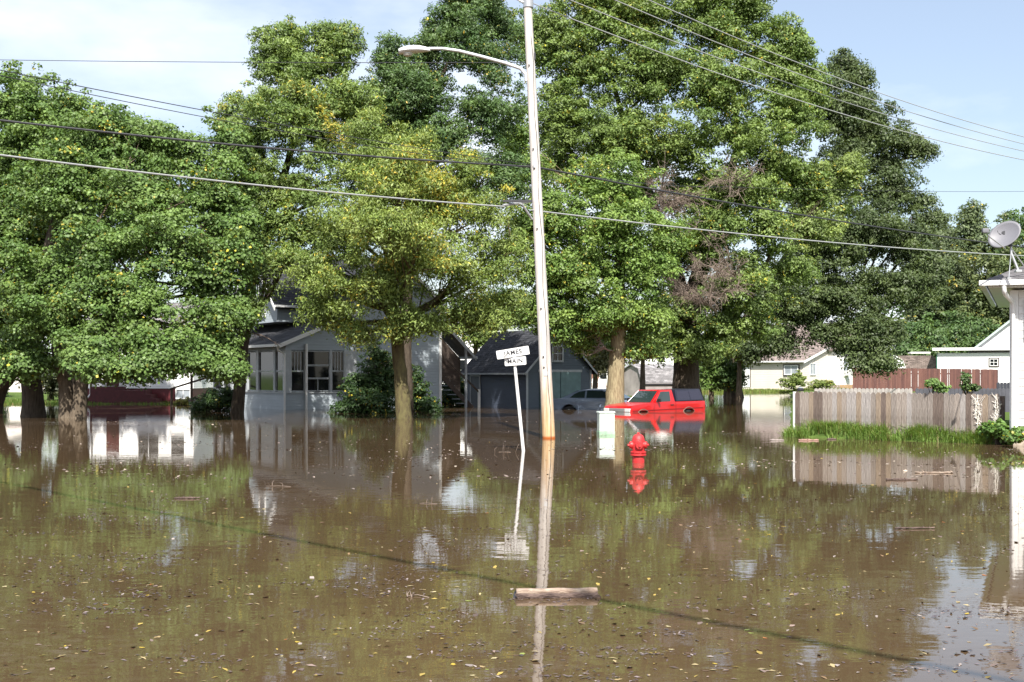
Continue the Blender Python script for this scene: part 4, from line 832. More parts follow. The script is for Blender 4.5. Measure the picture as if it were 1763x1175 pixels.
bush('yard_weed', 'leafy green weed plant poking above the grey board fence', 'plant', [blob(1607, 661, 40, 9, 7), blob(1620, 668, 40, 12, 6)], [(0.09, .16, .04), (.15, .24, .07)], size=.11, seed=96, rc0=.14, ground=.15)
bush('yard_weed', 'tall weed with dark seed head above the grey board fence', 'plant', [blob(1662, 652, 40, 5, 10), blob(1668, 668, 40, 15, 5)], [(0.05, .07, .03), (.10, .17, .05)], size=.09, seed=97, rc0=.13, ground=.15)
bush('bank_shrub', 'yellow-green weedy shrub by the cream house corner', 'shrub', [blob(1366, 660, 114, 22, 10), blob(1376, 652, 114, 10, 10)], [(0.12, .17, .04), (.2, .25, .07)], size=.16, seed=98, rc0=.3, ground=.3)
bush('bank_shrub', 'low flowering shrub under the bright wall of the cream house', 'shrub', [blob(1410, 664, 113, 17, 7), blob(1425, 662, 113, 8, 6)], [(0.13, .18, .04), (.22, .24, .07)], size=.16, seed=99, rc0=.3, ground=.35)
bush('flower_clump', 'yellow-flowered weeds under the small basement window', 'plant', [blob(318, 696, 67.5, 16, 9), blob(300, 700, 67.5, 10, 6)], [(0.16, .17, .03), (.26, .22, .04)], size=.09, seed=100, rc0=.22, ground=-.1)
bush('bank_bush', 'leafy bush at the house end of the grey fence', 'shrub', [blob(1722, 742, 28.2, 26, 14, .5), blob(1700, 748, 28.6, 14, 10, .3), blob(1748, 752, 27, 14, 10, .3)], [(0.075, .15, .03), (.14, .24, .055)], size=.075, seed=101, rc0=.16, ground=0)
# ------------------------------------------------------------------ grass
def edge_pts(n, f):
    return np.array([f(RNG.random(), RNG.random()) for _ in range(n)])
def gpt(x, y): return (x, y, float(ground_z(x, y))-.02)
dvu = dv.normalized(); nrm_ = Vector((dvu.y, -dvu.x, 0))
if nrm_.y > 0: nrm_ = -nrm_
def front(u, v):
    p = A+dvu*(u*(dv.length+2.6)-.5)+nrm_*(v**1.3*(0.62+.2*math.sin(u*23)+.12*math.sin(u*61))-.05); return gpt(p.x, p.y)
pp = edge_pts(22000, front); pp = pp[pp[:, 2] > -.12]
cl = .42+.6*np.sin(pp[:, 0]*5.1)*np.cos(pp[:, 1]*3.7+pp[:, 0]*2)
GR = [(0.11, 0.20, 0.035), (0.22, 0.33, 0.075)]
pp = pp[RNG.random(len(pp)) < np.clip(cl+.15, .12, 1)]
grass('bank_grass', 'long bright green grass along the foot of the grey fence', pp, .27, RNG, GR, .006, lean=1.0)
def back_(u, v):
    x = 14+u*16; y = 114+v*6; return gpt(x, y)
grass('far_bank_grass', 'ragged grass on the bank in front of the cream house', edge_pts(9000, back_), .22, RNG, [(0.10, .16, .03), (.2, .25, .06)], .03)
def leftl(u, v):
    x = -34+u*19; y = 67.2+v*5; return gpt(x, y)
grass('lawn_edge_grass', 'uneven lawn grass at the water edge by the red based house', edge_pts(9000, leftl), .17, RNG, [(0.07, .13, .02), (.12, .19, .035)], .015)
#@@PROPS
# ------------------------------------------------------------------ utility pole with street lamp, cables
YP = 30.9
pb = P(945, 755, YP); pt = P(908, 0, YP); pdir = (pt-pb)/(pt.z-pb.z)
def pole_at(z): return Vector((pb.x+pdir.x*z, YP, z))
m, nt, b = new_mat('pole_wood'); b.inputs['Roughness'].default_value = .85; b.inputs['Specular IOR Level'].default_value = .2
tc = nt.nodes.new('ShaderNodeTexCoord'); sp = nt.nodes.new('ShaderNodeSeparateXYZ'); nt.links.new(tc.outputs['Object'], sp.inputs[0])
mp = nt.nodes.new('ShaderNodeMapping'); mp.inputs['Scale'].default_value = (22, 22, 1.1); nt.links.new(tc.outputs['Object'], mp.inputs['Vector'])
n1 = nt.nodes.new('ShaderNodeTexNoise'); n1.inputs['Scale'].default_value = 1.0; n1.inputs['Detail'].default_value = 7; n1.inputs['Roughness'].default_value = .7; nt.links.new(mp.outputs['Vector'], n1.inputs['Vector'])
g1 = nt.nodes.new('ShaderNodeValToRGB'); g1.color_ramp.elements[0].position = .35; g1.color_ramp.elements[1].position = .62; g1.color_ramp.elements[0].color = (.42, .385, .355, 1); g1.color_ramp.elements[1].color = (.62, .59, .56, 1)
g2_ = nt.nodes.new('ShaderNodeValToRGB'); g2_.color_ramp.elements[0].position = .35; g2_.color_ramp.elements[1].position = .62; g2_.color_ramp.elements[0].color = (.38, .22, .10, 1); g2_.color_ramp.elements[1].color = (.58, .42, .24, 1)
nt.links.new(n1.outputs['Fac'], g1.inputs['Fac']); nt.links.new(n1.outputs['Fac'], g2_.inputs['Fac'])
ad = nt.nodes.new('ShaderNodeMath'); ad.operation = 'MULTIPLY_ADD'; ad.inputs[1].default_value = 1.6; nt.links.new(n1.outputs['Fac'], ad.inputs[0]); nt.links.new(sp.outputs['Z'], ad.inputs[2])
rz_ = nt.nodes.new('ShaderNodeMapRange'); rz_.inputs['From Min'].default_value = 1.1; rz_.inputs['From Max'].default_value = 2.6; nt.links.new(ad.outputs[0], rz_.inputs['Value'])
mxn = nt.nodes.new('ShaderNodeMix'); mxn.data_type = 'RGBA'; nt.links.new(rz_.outputs['Result'], mxn.inputs['Factor']); nt.links.new(g2_.outputs['Color'], mxn.inputs['A']); nt.links.new(g1.outputs['Color'], mxn.inputs['B'])
wet = nt.nodes.new('ShaderNodeMapRange'); wet.inputs['From Min'].default_value = .02; wet.inputs['From Max'].default_value = .07; nt.links.new(sp.outputs['Z'], wet.inputs['Value'])
mx2 = nt.nodes.new('ShaderNodeMix'); mx2.data_type = 'RGBA'; nt.links.new(wet.outputs['Result'], mx2.inputs['Factor']); mx2.inputs['A'].default_value = (.36, .10, .02, 1); nt.links.new(mxn.outputs['Result'], mx2.inputs['B'])
nt.links.new(mx2.outputs['Result'], b.inputs['Base Color'])
bp = nt.nodes.new('ShaderNodeBump'); bp.inputs['Strength'].default_value = .7; bp.inputs['Distance'].default_value = .01; nt.links.new(n1.outputs['Fac'], bp.inputs['Height']); nt.links.new(bp.outputs['Normal'], b.inputs['Normal'])
POLEW = m
up_ = thing('utility_pole', 'tall leaning wooden utility pole carrying a street lamp, standing in the flood', 'utility pole', (pb.x, pb.y, 0))
pts = [pole_at(z)-Vector((pb.x, YP, 0)) for z in (-.6, 0, 2, 4, 6, 8, 10.4, 11.6)]
MB().tube(pts, [.157, .153, .142, .131, .121, .111, .099, .095], 20).build('pole', POLEW, up_, smooth=True)
def rel(px, py, Y=YP): return P(px, py, Y)-Vector((pb.x, YP, 0))
MB().lathe([(.118, -.09), (.122, -.09), (.122, .09), (.118, .09)], 20, rel(909.5, 7)).build('band', GALV, up_, smooth=True)
MB().tube([rel(908, 8), rel(893, 0), rel(876, -9)], .028, 8).build('brace', ALU, up_, smooth=True)
o = rel(911, -40); MB().box(o.x-1.15, o.x+1.15, o.y-.18, o.y-.08, o.z-.05, o.z+.07).build('crossarm', WOODD, up_)
for dx in (-1.0, -.45, .45, 1.0): MB().lathe([(.03, 0), (.05, .03), (.035, .06), (.05, .09), (.03, .13)], 12, (o.x+dx, o.y-.13, o.z+.07)).build('insulator', mat('brown_glaze', (.10, .04, .02), .2), up_, smooth=True)
MB().box(rel(917, 97).x, rel(917, 97).x+.07, -.06, .06, rel(917, 104).z, rel(917, 92).z).build('clamp', DARKT, up_, bevel=.008)
MB().box(rel(918, 287).x-.0, rel(918, 287).x+.05, -.16, -.1, rel(918, 291).z, rel(918, 283).z).build('clamp', GALV, up_, bevel=.008)
gw = [pole_at(z)-Vector((pb.x, YP, 0))+Vector((.02*math.sin(z*3)+.05, -(.150-.0046*z), 0)) for z in [k*.6 for k in range(17)]]
MB().tube(gw, .007, 5).build('ground_wire', DARKT, up_)
for z in (1.7, 1.95, 3.1, 5.0, 6.9, 8.9):
    c_ = pole_at(z)-Vector((pb.x, YP, 0)); MB().lathe([(.02, 0), (.02, .02), (.008, .028)], 6, (0, 0, 0)).build('bolt', DARKT, up_, tf=Matrix.Translation((c_.x-.04, -(.152-.0046*z), z)) @ Matrix.Rotation(math.pi/2, 4, 'X'))
c_ = pole_at(1.55)-Vector((pb.x, YP, 0)); MB().box(c_.x-.045, c_.x+.035, -.158, -.148, 1.50, 1.60).build('pole_tag', ALU, up_)
# angled bracket at mid height
c0, c1 = rel(914, 347, YP-.1), rel(866, 354, YP-.55)
MB().tube([c0, c1], .035, 6).build('bracket', GALV, up_); MB().tube([rel(916, 378, YP-.1), rel(899, 352, YP-.3)], .028, 6).build('brace', GALV, up_)
c2 = rel(876, 350, YP-.5); MB().box(c2.x-.14, c2.x+.55, c2.y-.04, c2.y+.04, c2.z+.02, c2.z+.07).build('bracket', DARKT, up_)
# street lamp on the pole (its own thing)
lp = thing('street_lamp', 'white cobra-head street lamp on a long curved arm fixed to the utility pole', 'street lamp', P(903, 133, YP))
def rl(px, py, dy=0.0): return P(px, py, YP+dy)-P(903, 133, YP)
MB().tube([rl(906, 140), rl(905, 128), rl(896, 118), rl(870, 109), (rl(830, 98, -.15)), rl(790, 88, -.25), rl(762, 84, -.3), rl(738, 84, -.3)], [.045, .045, .044, .042, .040, .038, .036, .036], 12).build('arm', ALU, lp, smooth=True)
LH = mat('lamp_paint', (.72, .74, .74), .35)
hc = rl(713, 89, -.3); hm = MB(); n0 = 14
for i in range(n0+1):
    t = i/n0; x = -.36+.74*t; w_ = .175*math.sin(math.pi*min(1, (t*.92+.08)))**.55*(1-.55*t**3)+.02; top = .13*math.sin(math.pi*(t*.85+.1))**.6; bot = .07*(1-t*.6)
    for k in range(12):
        a = 2*math.pi*k/12; z = math.sin(a); hm.v.append((hc.x+x, hc.y+math.cos(a)*w_, hc.z+(z*top if z > 0 else z*bot)+.03*t))
for i in range(n0):
    for k in range(12): a = i*12+k; b_ = i*12+(k+1) % 12; hm.f.append((a, b_, b_+12, a+12))
hm.f += [tuple(range(11, -1, -1)), tuple(n0*12+k for k in range(12))]
hd = hm.build('lamp_head', LH, lp, smooth=True)
MB().lathe([(.115, 0), (.12, -.03), (.09, -.075), (.03, -.095)], 16, (hc.x-.15, hc.y, hc.z-.03)).build('lens', mat('lamp_lens', (.55, .55, .5), .2), hd, smooth=True)
MB().lathe([(.03, 0), (.03, .05), (.01, .06)], 10, (hc.x-.02, hc.y, hc.z+.08)).build('photocell', GALV, hd, smooth=True)
# cables
def cable(label, pts, r, m, sag=0.25, name='overhead_cable', group='cables strung from the utility pole'):
    mb = MB()
    for a, b_ in zip(pts[:-1], pts[1:]):
        n = 24; mb.tube([a.lerp(b_, i/n)-Vector((0, 0, sag*4*(i/n)*(1-i/n))) for i in range(n+1)], r, 6)
    return tag(mb.build(name, m, smooth=True), label, 'cable', group)
cable('thick black cable crossing the pole below the lamp, upper of the two long ones', [P(-160, 188, 24.3), P(912, 287, YP-.12)], .022, WIREM, .12)
cable('thick dark cable falling away from the pole towards the satellite dish', [P(918, 287, YP-.12), P(1900, 441, 48)], .022, WIREM, .2)
cable('pale weathered cable running from the picture edge to the pole bracket', [P(-160, 246, 22.5), P(868, 356, YP-.55)], .018, WIREP, .1)
cable('pale weathered cable leaving the pole bracket under the black one', [P(914, 362, YP-.12), P(1900, 446, 46)], .018, WIREP, .2)
cable('thin dark wire slanting down through the ash tops to the pole', [P(-120, 96, 20), P(912, 284, YP)], .008, WIREM, .1)
cable('thin second dark wire just under the slanting one over the ash tops', [P(-120, 104, 20), P(912, 290, YP)], .007, WIREM, .15)
cable('thin wire sagging from the pole over the sunlit ash and dead twigs', [P(914, 288, YP), P(1250, 322, 52), P(1900, 327, 75)], .010, WIREM, .15)
cable('hair-thin wire high across the pale sky on the maple side', [P(-150, 101, 44), P(900, 108, 36)], .010, WIREM, .05)
cable('lowest of the parallel wires descending from the pole top', [P(912, 4, YP), P(1900, 299, 47)], .013, WIREP, .55)
cable('second lowest of the parallel wires descending from the pole top', [P(905, -32, YP-.1), P(1900, 287, 47)], .012, WIREP, .55)
cable('second highest of the parallel wires descending from the pole top', [P(945, -50, YP-.1), P(1900, 277, 47)], .012, WIREP, .55)
cable('highest of the parallel wires descending from the pole top', [P(990, -58, YP-.1), P(1900, 266, 47)], .012, WIREP, .55)
# a bundled cable crosses above the near water, out of the picture; its shadow lies on the brown water
k1 = 8.5/math.tan(SUN_EL)/math.hypot(SUN_DIR.x, SUN_DIR.y)
def over(x, y): return Vector((x+SUN_DIR.x*k1, y+SUN_DIR.y*k1, 8.5))
sA = Vector((-7.2, 18.2)); sB = Vector((2.0, 6.9)); d_ = (sA-sB)
e1 = sA+d_*1.3; e2 = sB-d_*1.0
cable('bundled overhead cable whose thin shadow crosses the near brown water', [over(*e1), over(*e2)], .042, WIREM, .0, group=None)

# ------------------------------------------------------------------ street name sign
YS = 25.7
sb_ = P(901, 780, YS); stp = P(886, 628, YS); q = (stp-sb_)/(stp.z-sb_.z)
sg = thing('street_sign', 'leaning white street sign post with crossed name plates standing in the water', 'street sign', (sb_.x, YS, 0))
def so_(z): return Vector((q.x*z, 0, z))
MB().tube([so_(-.5), so_(0), so_(1.0), so_(stp.z+.02)], [.034, .034, .033, .030], 12).build('post', mat('post_paint', (.72, .72, .71), .5, vary=.06), sg, smooth=True)
MB().lathe([(.045, 0), (.045, .09), (.03, .10)], 12, so_(stp.z-.03)).build('cap', ALU, sg, smooth=True)
SW = mat('sign_white', (.66, .66, .65), .35); SWB = mat('sign_letter_grey', (.025, .025, .03), .5); FAINT = mat('sign_letter_faded', (.52, .53, .50), .5)
def text_mesh(body, size, m, par, loc, name='lettering'):
    cu = bpy.data.curves.new(name, 'FONT'); cu.body = body; cu.size = size; cu.extrude = .0012; cu.space_character = 1.1; cu.offset = .0022; cu.align_x = 'CENTER'; cu.align_y = 'CENTER'; cu.resolution_u = 3
    to = bpy.data.objects.new('t', cu); COL.objects.link(to); bpy.context.view_layer.update()
    me = bpy.data.meshes.new_from_object(to.evaluated_get(bpy.context.evaluated_depsgraph_get())); bpy.data.objects.remove(to)
    me.materials.clear(); me.materials.append(m); o = bpy.data.objects.new(name, me); COL.objects.link(o); o.parent = par; o.location = loc; o.rotation_euler = (math.pi/2, 0, 0); return o
def plate(cx, cy, w_, h_, rx, rz, words, lab):
    """a flat plate facing the camera side; words: (text, size, x, z, material)"""
    mb = MB(); r = .02; poly = []
    for sx, sz, a0 in ((1, 1, 0), (-1, 1, 90), (-1, -1, 180), (1, -1, 270)):
        for k in range(4):
            a = math.radians(a0+k*30); poly.append((sx*(w_/2-r)+r*math.cos(a), sz*(h_/2-r)+r*math.sin(a)))
    o = mb.prism(poly, 'y', -.004, .004).build('name_plate', SW, sg); o['label'] = lab
    c = P(cx, cy, YS)-Vector((sb_.x, YS, 0)); o.location = (c.x, -.056, c.z); o.rotation_euler = (0, rx, rz)
    for (t, s, x, z, m_) in words: text_mesh(t, s, m_, o, (x, -.0065, z))
    return o
plate(883, 607.5, .655, .17, -math.radians(9.5), math.radians(4), [('JAMES', .125, .0, 0, SWB), ('E', .06, -.235, .0, FAINT), ('ST', .06, .21, .01, FAINT)], 'upper plate reading JAMES')
p2 = plate(887.3, 622.3, .44, .165, -math.radians(4), math.radians(-14), [('MAIN', .12, -.005, 0, SWB), ('N', .05, -.165, .0, SWB), ('ST', .055, .155, .01, FAINT)], 'lower plate reading MAIN')
bx('plate_bracket', ALU, sg, so_(stp.z).x-.02, so_(stp.z).x+.02, -.025, .02, stp.z-.02, stp.z+.28)

# ------------------------------------------------------------------ hydrant
YH = 1.5*FPX/(797-HY)
hy = thing('fire_hydrant', 'red fire hydrant half under the brown water', 'fire hydrant', (X_(1099, YH), YH, 0))
hk = YH/FPX
REDP = mat('hydrant_red', (.36, .010, .012), .45, col2=(.60, .035, .035), vscale=11, bump=.4, bscale=60, coat=.15)
HZ = lambda py: Z_(py, YH)
hy.scale = (.91, .91, 1)
MB().lathe([(.115, -.4), (.115, .02), (.113, HZ(786)), (.12, HZ(786))], 28).build('barrel', REDP, hy, smooth=True)
MB().lathe([(.145, HZ(785)), (.15, HZ(784.6)), (.15, HZ(781.8)), (.135, HZ(781.2)), (.135, HZ(780.4)), (.15, HZ(779.8)), (.15, HZ(777.4)), (.142, HZ(776.8))], 28).build('flange', REDP, hy, smooth=True)
for k in range(8):
    a = k*math.pi/4+.2; MB().lathe([(.011, -.016), (.011, .04)], 6, (.138*math.cos(a), .138*math.sin(a), HZ(783))).build('bolt', REDP, hy)
MB().lathe([(.118, HZ(777)), (.122, HZ(774)), (.122, HZ(762)), (.116, HZ(760))], 28).build('upper_barrel', REDP, hy, smooth=True)
bn = MB().lathe([(.124, HZ(761.5)), (.122, HZ(758)), (.112, HZ(754)), (.092, HZ(750.5)), (.06, HZ(748.4)), (.034, HZ(747.6))], 28).build('bonnet', REDP, hy, smooth=True)
MB().lathe([(.030, HZ(748)), (.026, HZ(745.2)), (.02, HZ(744.8))], 5).build('operating_nut', REDP, bn)
def nozzle(ang, zc, r, ln, name='nozzle'):
    R_ = Matrix.Rotation(ang, 4, 'Z') @ Matrix.Rotation(math.pi/2, 4, 'Y')
    tf = Matrix.Translation((0, 0, zc)) @ R_
    o = MB().lathe([(r*.82, .08), (r*.82, ln-.05), (r, ln-.045), (r, ln), (r*.8, ln+.02)], 18).build(name, REDP, hy, smooth=True, tf=tf)
    MB().lathe([(.024, ln+.02), (.022, ln+.055)], 5).build('cap_nut', REDP, o, tf=tf); return o
nozzle(math.radians(188), HZ(766.5), .062, .155); nozzle(math.radians(-25), HZ(766), .062, .155); nozzle(math.radians(-88), HZ(767), .075, .15, 'pumper_nozzle')

# ------------------------------------------------------------------ pale green telecom pedestal
YT = 1.5*FPX/(748-HY)
pe = thing('utility_pedestal', 'pale green metal utility pedestal box in the water by the pole', 'utility box', (X_(1043, YT), YT, 0), math.radians(8))
PG = mat('pedestal_green', (.62, .70, .64), .5, vary=.05, vscale=6); PGD = mat('pedestal_stain', (.30, .46, .32), .6, vary=.3, vscale=7)
MB().box(-.195, .195, -.16, .16, .09, .545).build('cabinet', PG, pe, bevel=.012)
MB().box(-.205, .205, -.17, .17, -.5, .086).build('base', PGD, pe, bevel=.01)
MB().prism([(-.215, .55), (.215, .55), (.205, .585), (-.205, .585)], 'y', -.18, .18).build('lid', PG, pe, bevel=.008)
MB().box(.12, .145, -.172, -.161, .28, .34).build('latch', GALV, pe)

# ------------------------------------------------------------------ red pickup
RED = mat('car_red', (.44, .006, .007), .3, coat=.35, vary=.05, vscale=1.5)
BLK = mat('black_rubber', (.012, .012, .013), .7); NAVY = mat('canopy_navy', (.014, .015, .028), .35, vary=.15)
WGL = mat('car_glass', (.02, .035, .035), .05, spec=.7)
def arc(cx, cz, r, a0, a1, n=9): return [(cx+r*math.cos(math.radians(a0+(a1-a0)*i/n)), cz+r*math.sin(math.radians(a0+(a1-a0)*i/n))) for i in range(n+1)]
def frustum(mb, b0, b1, t0, t1, wb, wt, zb, zt):
    v = [(b0, -wb, zb), (b1, -wb, zb), (b1, wb, zb), (b0, wb, zb), (t0, -wt, zt), (t1, -wt, zt), (t1, wt, zt), (t0, wt, zt)]
    return mb.add(v, [(0, 3, 2, 1), (4, 5, 6, 7), (0, 1, 5, 4), (1, 2, 6, 5), (2, 3, 7, 6), (3, 0, 4, 7)])
def quad_panel(c, off, th=.006):
    """thin pane over four corners, standing `off` proud along its normal"""
    a, b_, c_, d = [Vector(x) for x in c]; nr = (b_-a).cross(d-a).normalized()
    v = [x+nr*off for x in (a, b_, c_, d)]+[x+nr*(off-th) for x in (a, b_, c_, d)]
    return MB().add(v, [(0, 1, 2, 3), (7, 6, 5, 4), (0, 4, 5, 1), (1, 5, 6, 2), (2, 6, 7, 3), (3, 7, 4, 0)])
def lerp3(a, b_, t): return tuple(a[i]*(1-t)+b_[i]*t for i in range(3))
def inset(q, l, r, b_, t):
    A_, B_, C_, D_ = q; bl = lerp3(A_, B_, l); br = lerp3(A_, B_, 1-r); tl = lerp3(D_, C_, l); tr = lerp3(D_, C_, 1-r)
    return (lerp3(bl, tl, b_), lerp3(br, tr, b_), lerp3(br, tr, 1-t), lerp3(bl, tl, 1-t))
tk = thing('pickup_truck', 'red pickup truck with dark canopy sunk to its wheel arches in floodwater', 'pickup truck', (6.0, 54.75, -.63), math.radians(-141))
tk.rotation_euler = (0, math.radians(1.2), math.radians(-141))
prof = [(-2.33, .42), (-2.35, 1.00), (-.56, 1.02), (.80, 1.03), (.95, 1.02), (1.86, .955), (2.06, .90), (2.13, .74), (2.13, .42)]+arc(1.40, .33, .42, 0, 180)+arc(-1.32, .33, .42, 0, 180)
prof = [p for p in prof if p[1] >= .33]
MB().prism(prof, 'y', -.80, .80).build('body', RED, tk, bevel=.035, smooth=True)
for cx in (1.40, -1.32):
    for s in (-1, 1):
        o = MB().lathe([(.20, -.1), (.33, -.09), (.335, 0), (.33, .09), (.2, .1)], 24).build('wheel', BLK, tk, smooth=True, tf=Matrix.Translation((cx, s*.68, .33)) @ Matrix.Rotation(math.pi/2, 4, 'X'))
        MB().lathe([(.05, -.105), (.19, -.10), (.19, .10), (.05, .105)], 20).build('rim', BLK, o, smooth=True, tf=Matrix.Translation((cx, s*.68, .33)) @ Matrix.Rotation(math.pi/2, 4, 'X'))
        ring = []
        for i in range(13):
            a = math.radians(180*i/12); ring.append((cx+.435*math.cos(a), s*.803, .33+.435*math.sin(a)))
        MB().tube(ring, .022, 6).build('arch_trim', mat('arch_trim_dull', (.16, .08, .06), .6), tk, smooth=True)
# cab
cb0, cb1, ct0, ct1, wb, wt, zb, zt_ = -.54, .86, -.48, .26, .76, .62, 1.01, 1.53
cabm = frustum(MB(), cb0, cb1, ct0, ct1, wb, wt, zb, zt_).build('cab', RED, tk, bevel=.03, smooth=True)
qs = {1: ((cb1, wb, zb), (cb0, wb, zb), (ct0, wt, zt_), (ct1, wt, zt_)), -1: ((cb0, -wb, zb), (cb1, -wb, zb), (ct1, -wt, zt_), (ct0, -wt, zt_))}
for s in (1, -1):
    q_ = qs[s]; ins = inset(q_, .16, .20, .06, .14) if s == 1 else inset(q_, .20, .16, .06, .14)
    quad_panel(ins, .006).build('side_window', WGL, tk)
ws = ((cb1, -wb, zb), (cb1, wb, zb), (ct1, wt, zt_), (ct1, -wt, zt_)); quad_panel(inset(ws, .06, .06, .05, .08), .006).build('windshield', WGL, tk)
MB().tube([inset(ws, .05, .05, .04, .07)[0], inset(ws, .05, .05, .04, .07)[1]], .012, 6).build('wiper', BLK, tk)
MB().tube([inset(ws, .05, .05, .04, .07)[0], inset(ws, .05, .05, .04, .07)[3]], .014, 6).build('windshield_trim', ALU, tk)
for s in (1, -1):
    MB().box(.50, .58, s*.80, s*.98, 1.04, 1.18).build('wing_mirror', BLK, tk, bevel=.02)
    MB().box(-2.2, 2.0, s*.8, s*.812, .70, .735).build('side_trim', mat('car_red_dull', (.20, .006, .006), .5), tk)
    MB().box(-.40, -.22, s*.802, s*.825, .88, .915).build('door_handle', BLK, tk, bevel=.005)
    MB().box(-.505, -.497, s*.8005, s*.803, .45, 1.0).box(.747, .755, s*.8005, s*.803, .45, 1.0).box(-.56, -.55, s*.8005, s*.803, .45, 1.0).build('panel_gap', BLK, tk)
    MB().box(1.99, 2.145, s*.47, s*.78, .68, .82).build('headlight', mat('headlight_glass', (.65, .67, .68), .12), tk, bevel=.015)
    MB().box(-2.37, -2.34, s*.60, s*.78, .62, .92).build('tail_light', mat('tail_light_red', (.30, .01, .01), .2), tk, bevel=.008)
MB().box(2.09, 2.15, -.45, .45, .68, .82).build('grille', GALV, tk, bevel=.01)
MB().box(2.08, 2.27, -.80, .80, .44, .665).build('bumper', mat('bumper_green_grey', (.30, .42, .38), .4), tk, bevel=.03)  # green-grey colour stands in for sky reflected in the bumper
# canopy over the bed
k0, k1_, l0, l1, kw, lw, kz, lz = -2.32, -.60, -2.18, -.66, .77, .63, 1.025, 1.52
frustum(MB(), k0, k1_, l0, l1, kw, lw, kz, lz).build('canopy', NAVY, tk, bevel=.03, smooth=True)
for s in (1, -1):
    q_ = ((k1_, kw, kz), (k0, kw, kz), (l0, lw, lz), (l1, lw, lz)) if s == 1 else ((k0, -kw, kz), (k1_, -kw, kz), (l1, -lw, lz), (l0, -lw, lz))
    quad_panel(inset(q_, .05, .50, .1, .14), .005).build('canopy_window', mat('canopy_glass', (.018, .018, .034), .15), tk); quad_panel(inset(q_, .53, .05, .1, .14), .005).build('canopy_window', mat('canopy_glass', (.018, .018, .034), .15), tk)

# ------------------------------------------------------------------ blue sedan
BLU = mat('car_blue_grey', (.16, .21, .29), .3, coat=.6, vary=.05)
cr = thing('sedan_car', 'slate blue sedan standing in the flood by the garage door', 'car', (4.05, 57.4, -.47), math.radians(-21))
prof = [(-2.18, .38), (-2.22, .70), (-2.14, .92), (-1.75, .97), (-1.3, .97), (1.0, .93), (1.9, .80), (2.15, .66), (2.2, .40)]+arc(1.35, .31, .38, 0, 180)+arc(-1.33, .31, .38, 0, 180)
MB().prism([p for p in prof if p[1] >= .31], 'y', -.84, .84).build('body', BLU, cr, bevel=.05, smooth=True)
gh = MB(); n = 16; sec = []
tops = [(-1.72, .95), (-1.35, 1.16), (-.95, 1.31), (-.4, 1.385), (.1, 1.38), (.45, 1.30), (.85, 1.10), (1.15, .93)]
gv = []
for x, z in tops:
    t = (z-.93)/.45; wv = .80-.20*t; gv.append([(x, -.80, .93), (x, -wv, z-.03*t), (x, -wv+.08, z), (x, wv-.08, z), (x, wv, z-.03*t), (x, .80, .93)])
v = [p for r in gv for p in r]; f = []
for i in range(len(gv)-1):
    for k in range(5): f.append((i*6+k, i*6+k+1, i*6+k+7, i*6+k+6))
    f.append((i*6+5, i*6, i*6+6, i*6+11))
f += [tuple(range(6)), tuple(range(len(v)-1, len(v)-7, -1))]
gh.add(v, f).build('cab', BLU, cr, smooth=True)
for s in (-1, 1):
    def sw(x, z):
        t = (z-.93)/.45; return (x, s*(.803-.205*t+.004), z)
    for pl in ([(-1.30, .99), (-.62, .99), (-.62, 1.30), (-.90, 1.26), (-1.12, 1.15)], [(-.54, .99), (.62, .99), (.38, 1.22), (.12, 1.30), (-.54, 1.31)]):
        a = [sw(*p) for p in pl]; b_ = [(x, y-s*.012, z) for x, y, z in a]; n = len(a)
        MB().add(a+b_, [tuple(range(n)), tuple(range(2*n-1, n-1, -1))]+[(i, (i+1) % n, (i+1) % n+n, i+n) for i in range(n)]).build('side_window', WGL, cr)
    MB().box(.62, .72, s*.82, s*1.0, .95, 1.08).build('wing_mirror', BLU, cr, bevel=.025)
    MB().box(-.36, -.2, s*.842, s*.862, .80, .835).box(-1.2, -1.05, s*.842, s*.862, .80, .835).build('door_handle', BLU, cr)
    for cx in (-1.33, 1.35):
        o = MB().lathe([(.18, -.1), (.30, -.09), (.31, 0), (.30, .09), (.18, .1)], 22).build('wheel', BLK, cr, smooth=True, tf=Matrix.Translation((cx, s*.72, .31)) @ Matrix.Rotation(math.pi/2, 4, 'X'))
        MB().lathe([(.05, -.105), (.17, -.10), (.17, .10), (.05, .105)], 18).build('rim', GALV, o, smooth=True, tf=Matrix.Translation((cx, s*.72, .31)) @ Matrix.Rotation(math.pi/2, 4, 'X'))
    MB().box(2.02, 2.19, s*.5, s*.80, .62, .74).build('headlight', mat('headlight_glass', (.65, .67, .68), .12), cr, bevel=.02)
quad_panel(((1.10, -.70, .97), (1.10, .70, .97), (.50, .56, 1.285), (.50, -.56, 1.285)), .012).build('windshield', mat('sky_glass', (.10, .16, .15), .08, spec=.8), cr)
quad_panel(((-1.66, .70, 1.0), (-1.66, -.70, 1.0), (-1.0, -.56, 1.30), (-1.0, .56, 1.30)), .012).build('rear_window', WGL, cr)

# ------------------------------------------------------------------ satellite dish on the near roof
YD = 26.9
ds = thing('satellite_dish', 'grey oval satellite dish on a strutted mast above the shingle roof edge', 'satellite dish', P(1742, 462, YD))
D0 = P(1742, 462, YD)
def rd(px, py, dy=0.0): return P(px, py, YD+dy)-D0
DG = mat('dish_grey', (.16, .16, .18), .5, vary=.04)
dc = rd(1729, 403.5); nd = Vector((-.50, -.78, .36)).normalized()   # the way the dish faces
ux = Vector((0.866, 0, 0)); side = nd.cross(Vector((0, 0, 1))).normalized(); upv = side.cross(nd).normalized()
ca, sa = math.cos(math.radians(-38)), math.sin(math.radians(-38)); s1 = side*ca+upv*sa; s2 = upv*ca-side*sa
dm = MB(); nr_, na = 7, 40; a_, b__ = .35, .27
def dpt(r, t, off=0): return dc+s1*(a_*r*math.cos(t))+s2*(b__*r*math.sin(t))-nd*(.075*(1-r*r)-off)
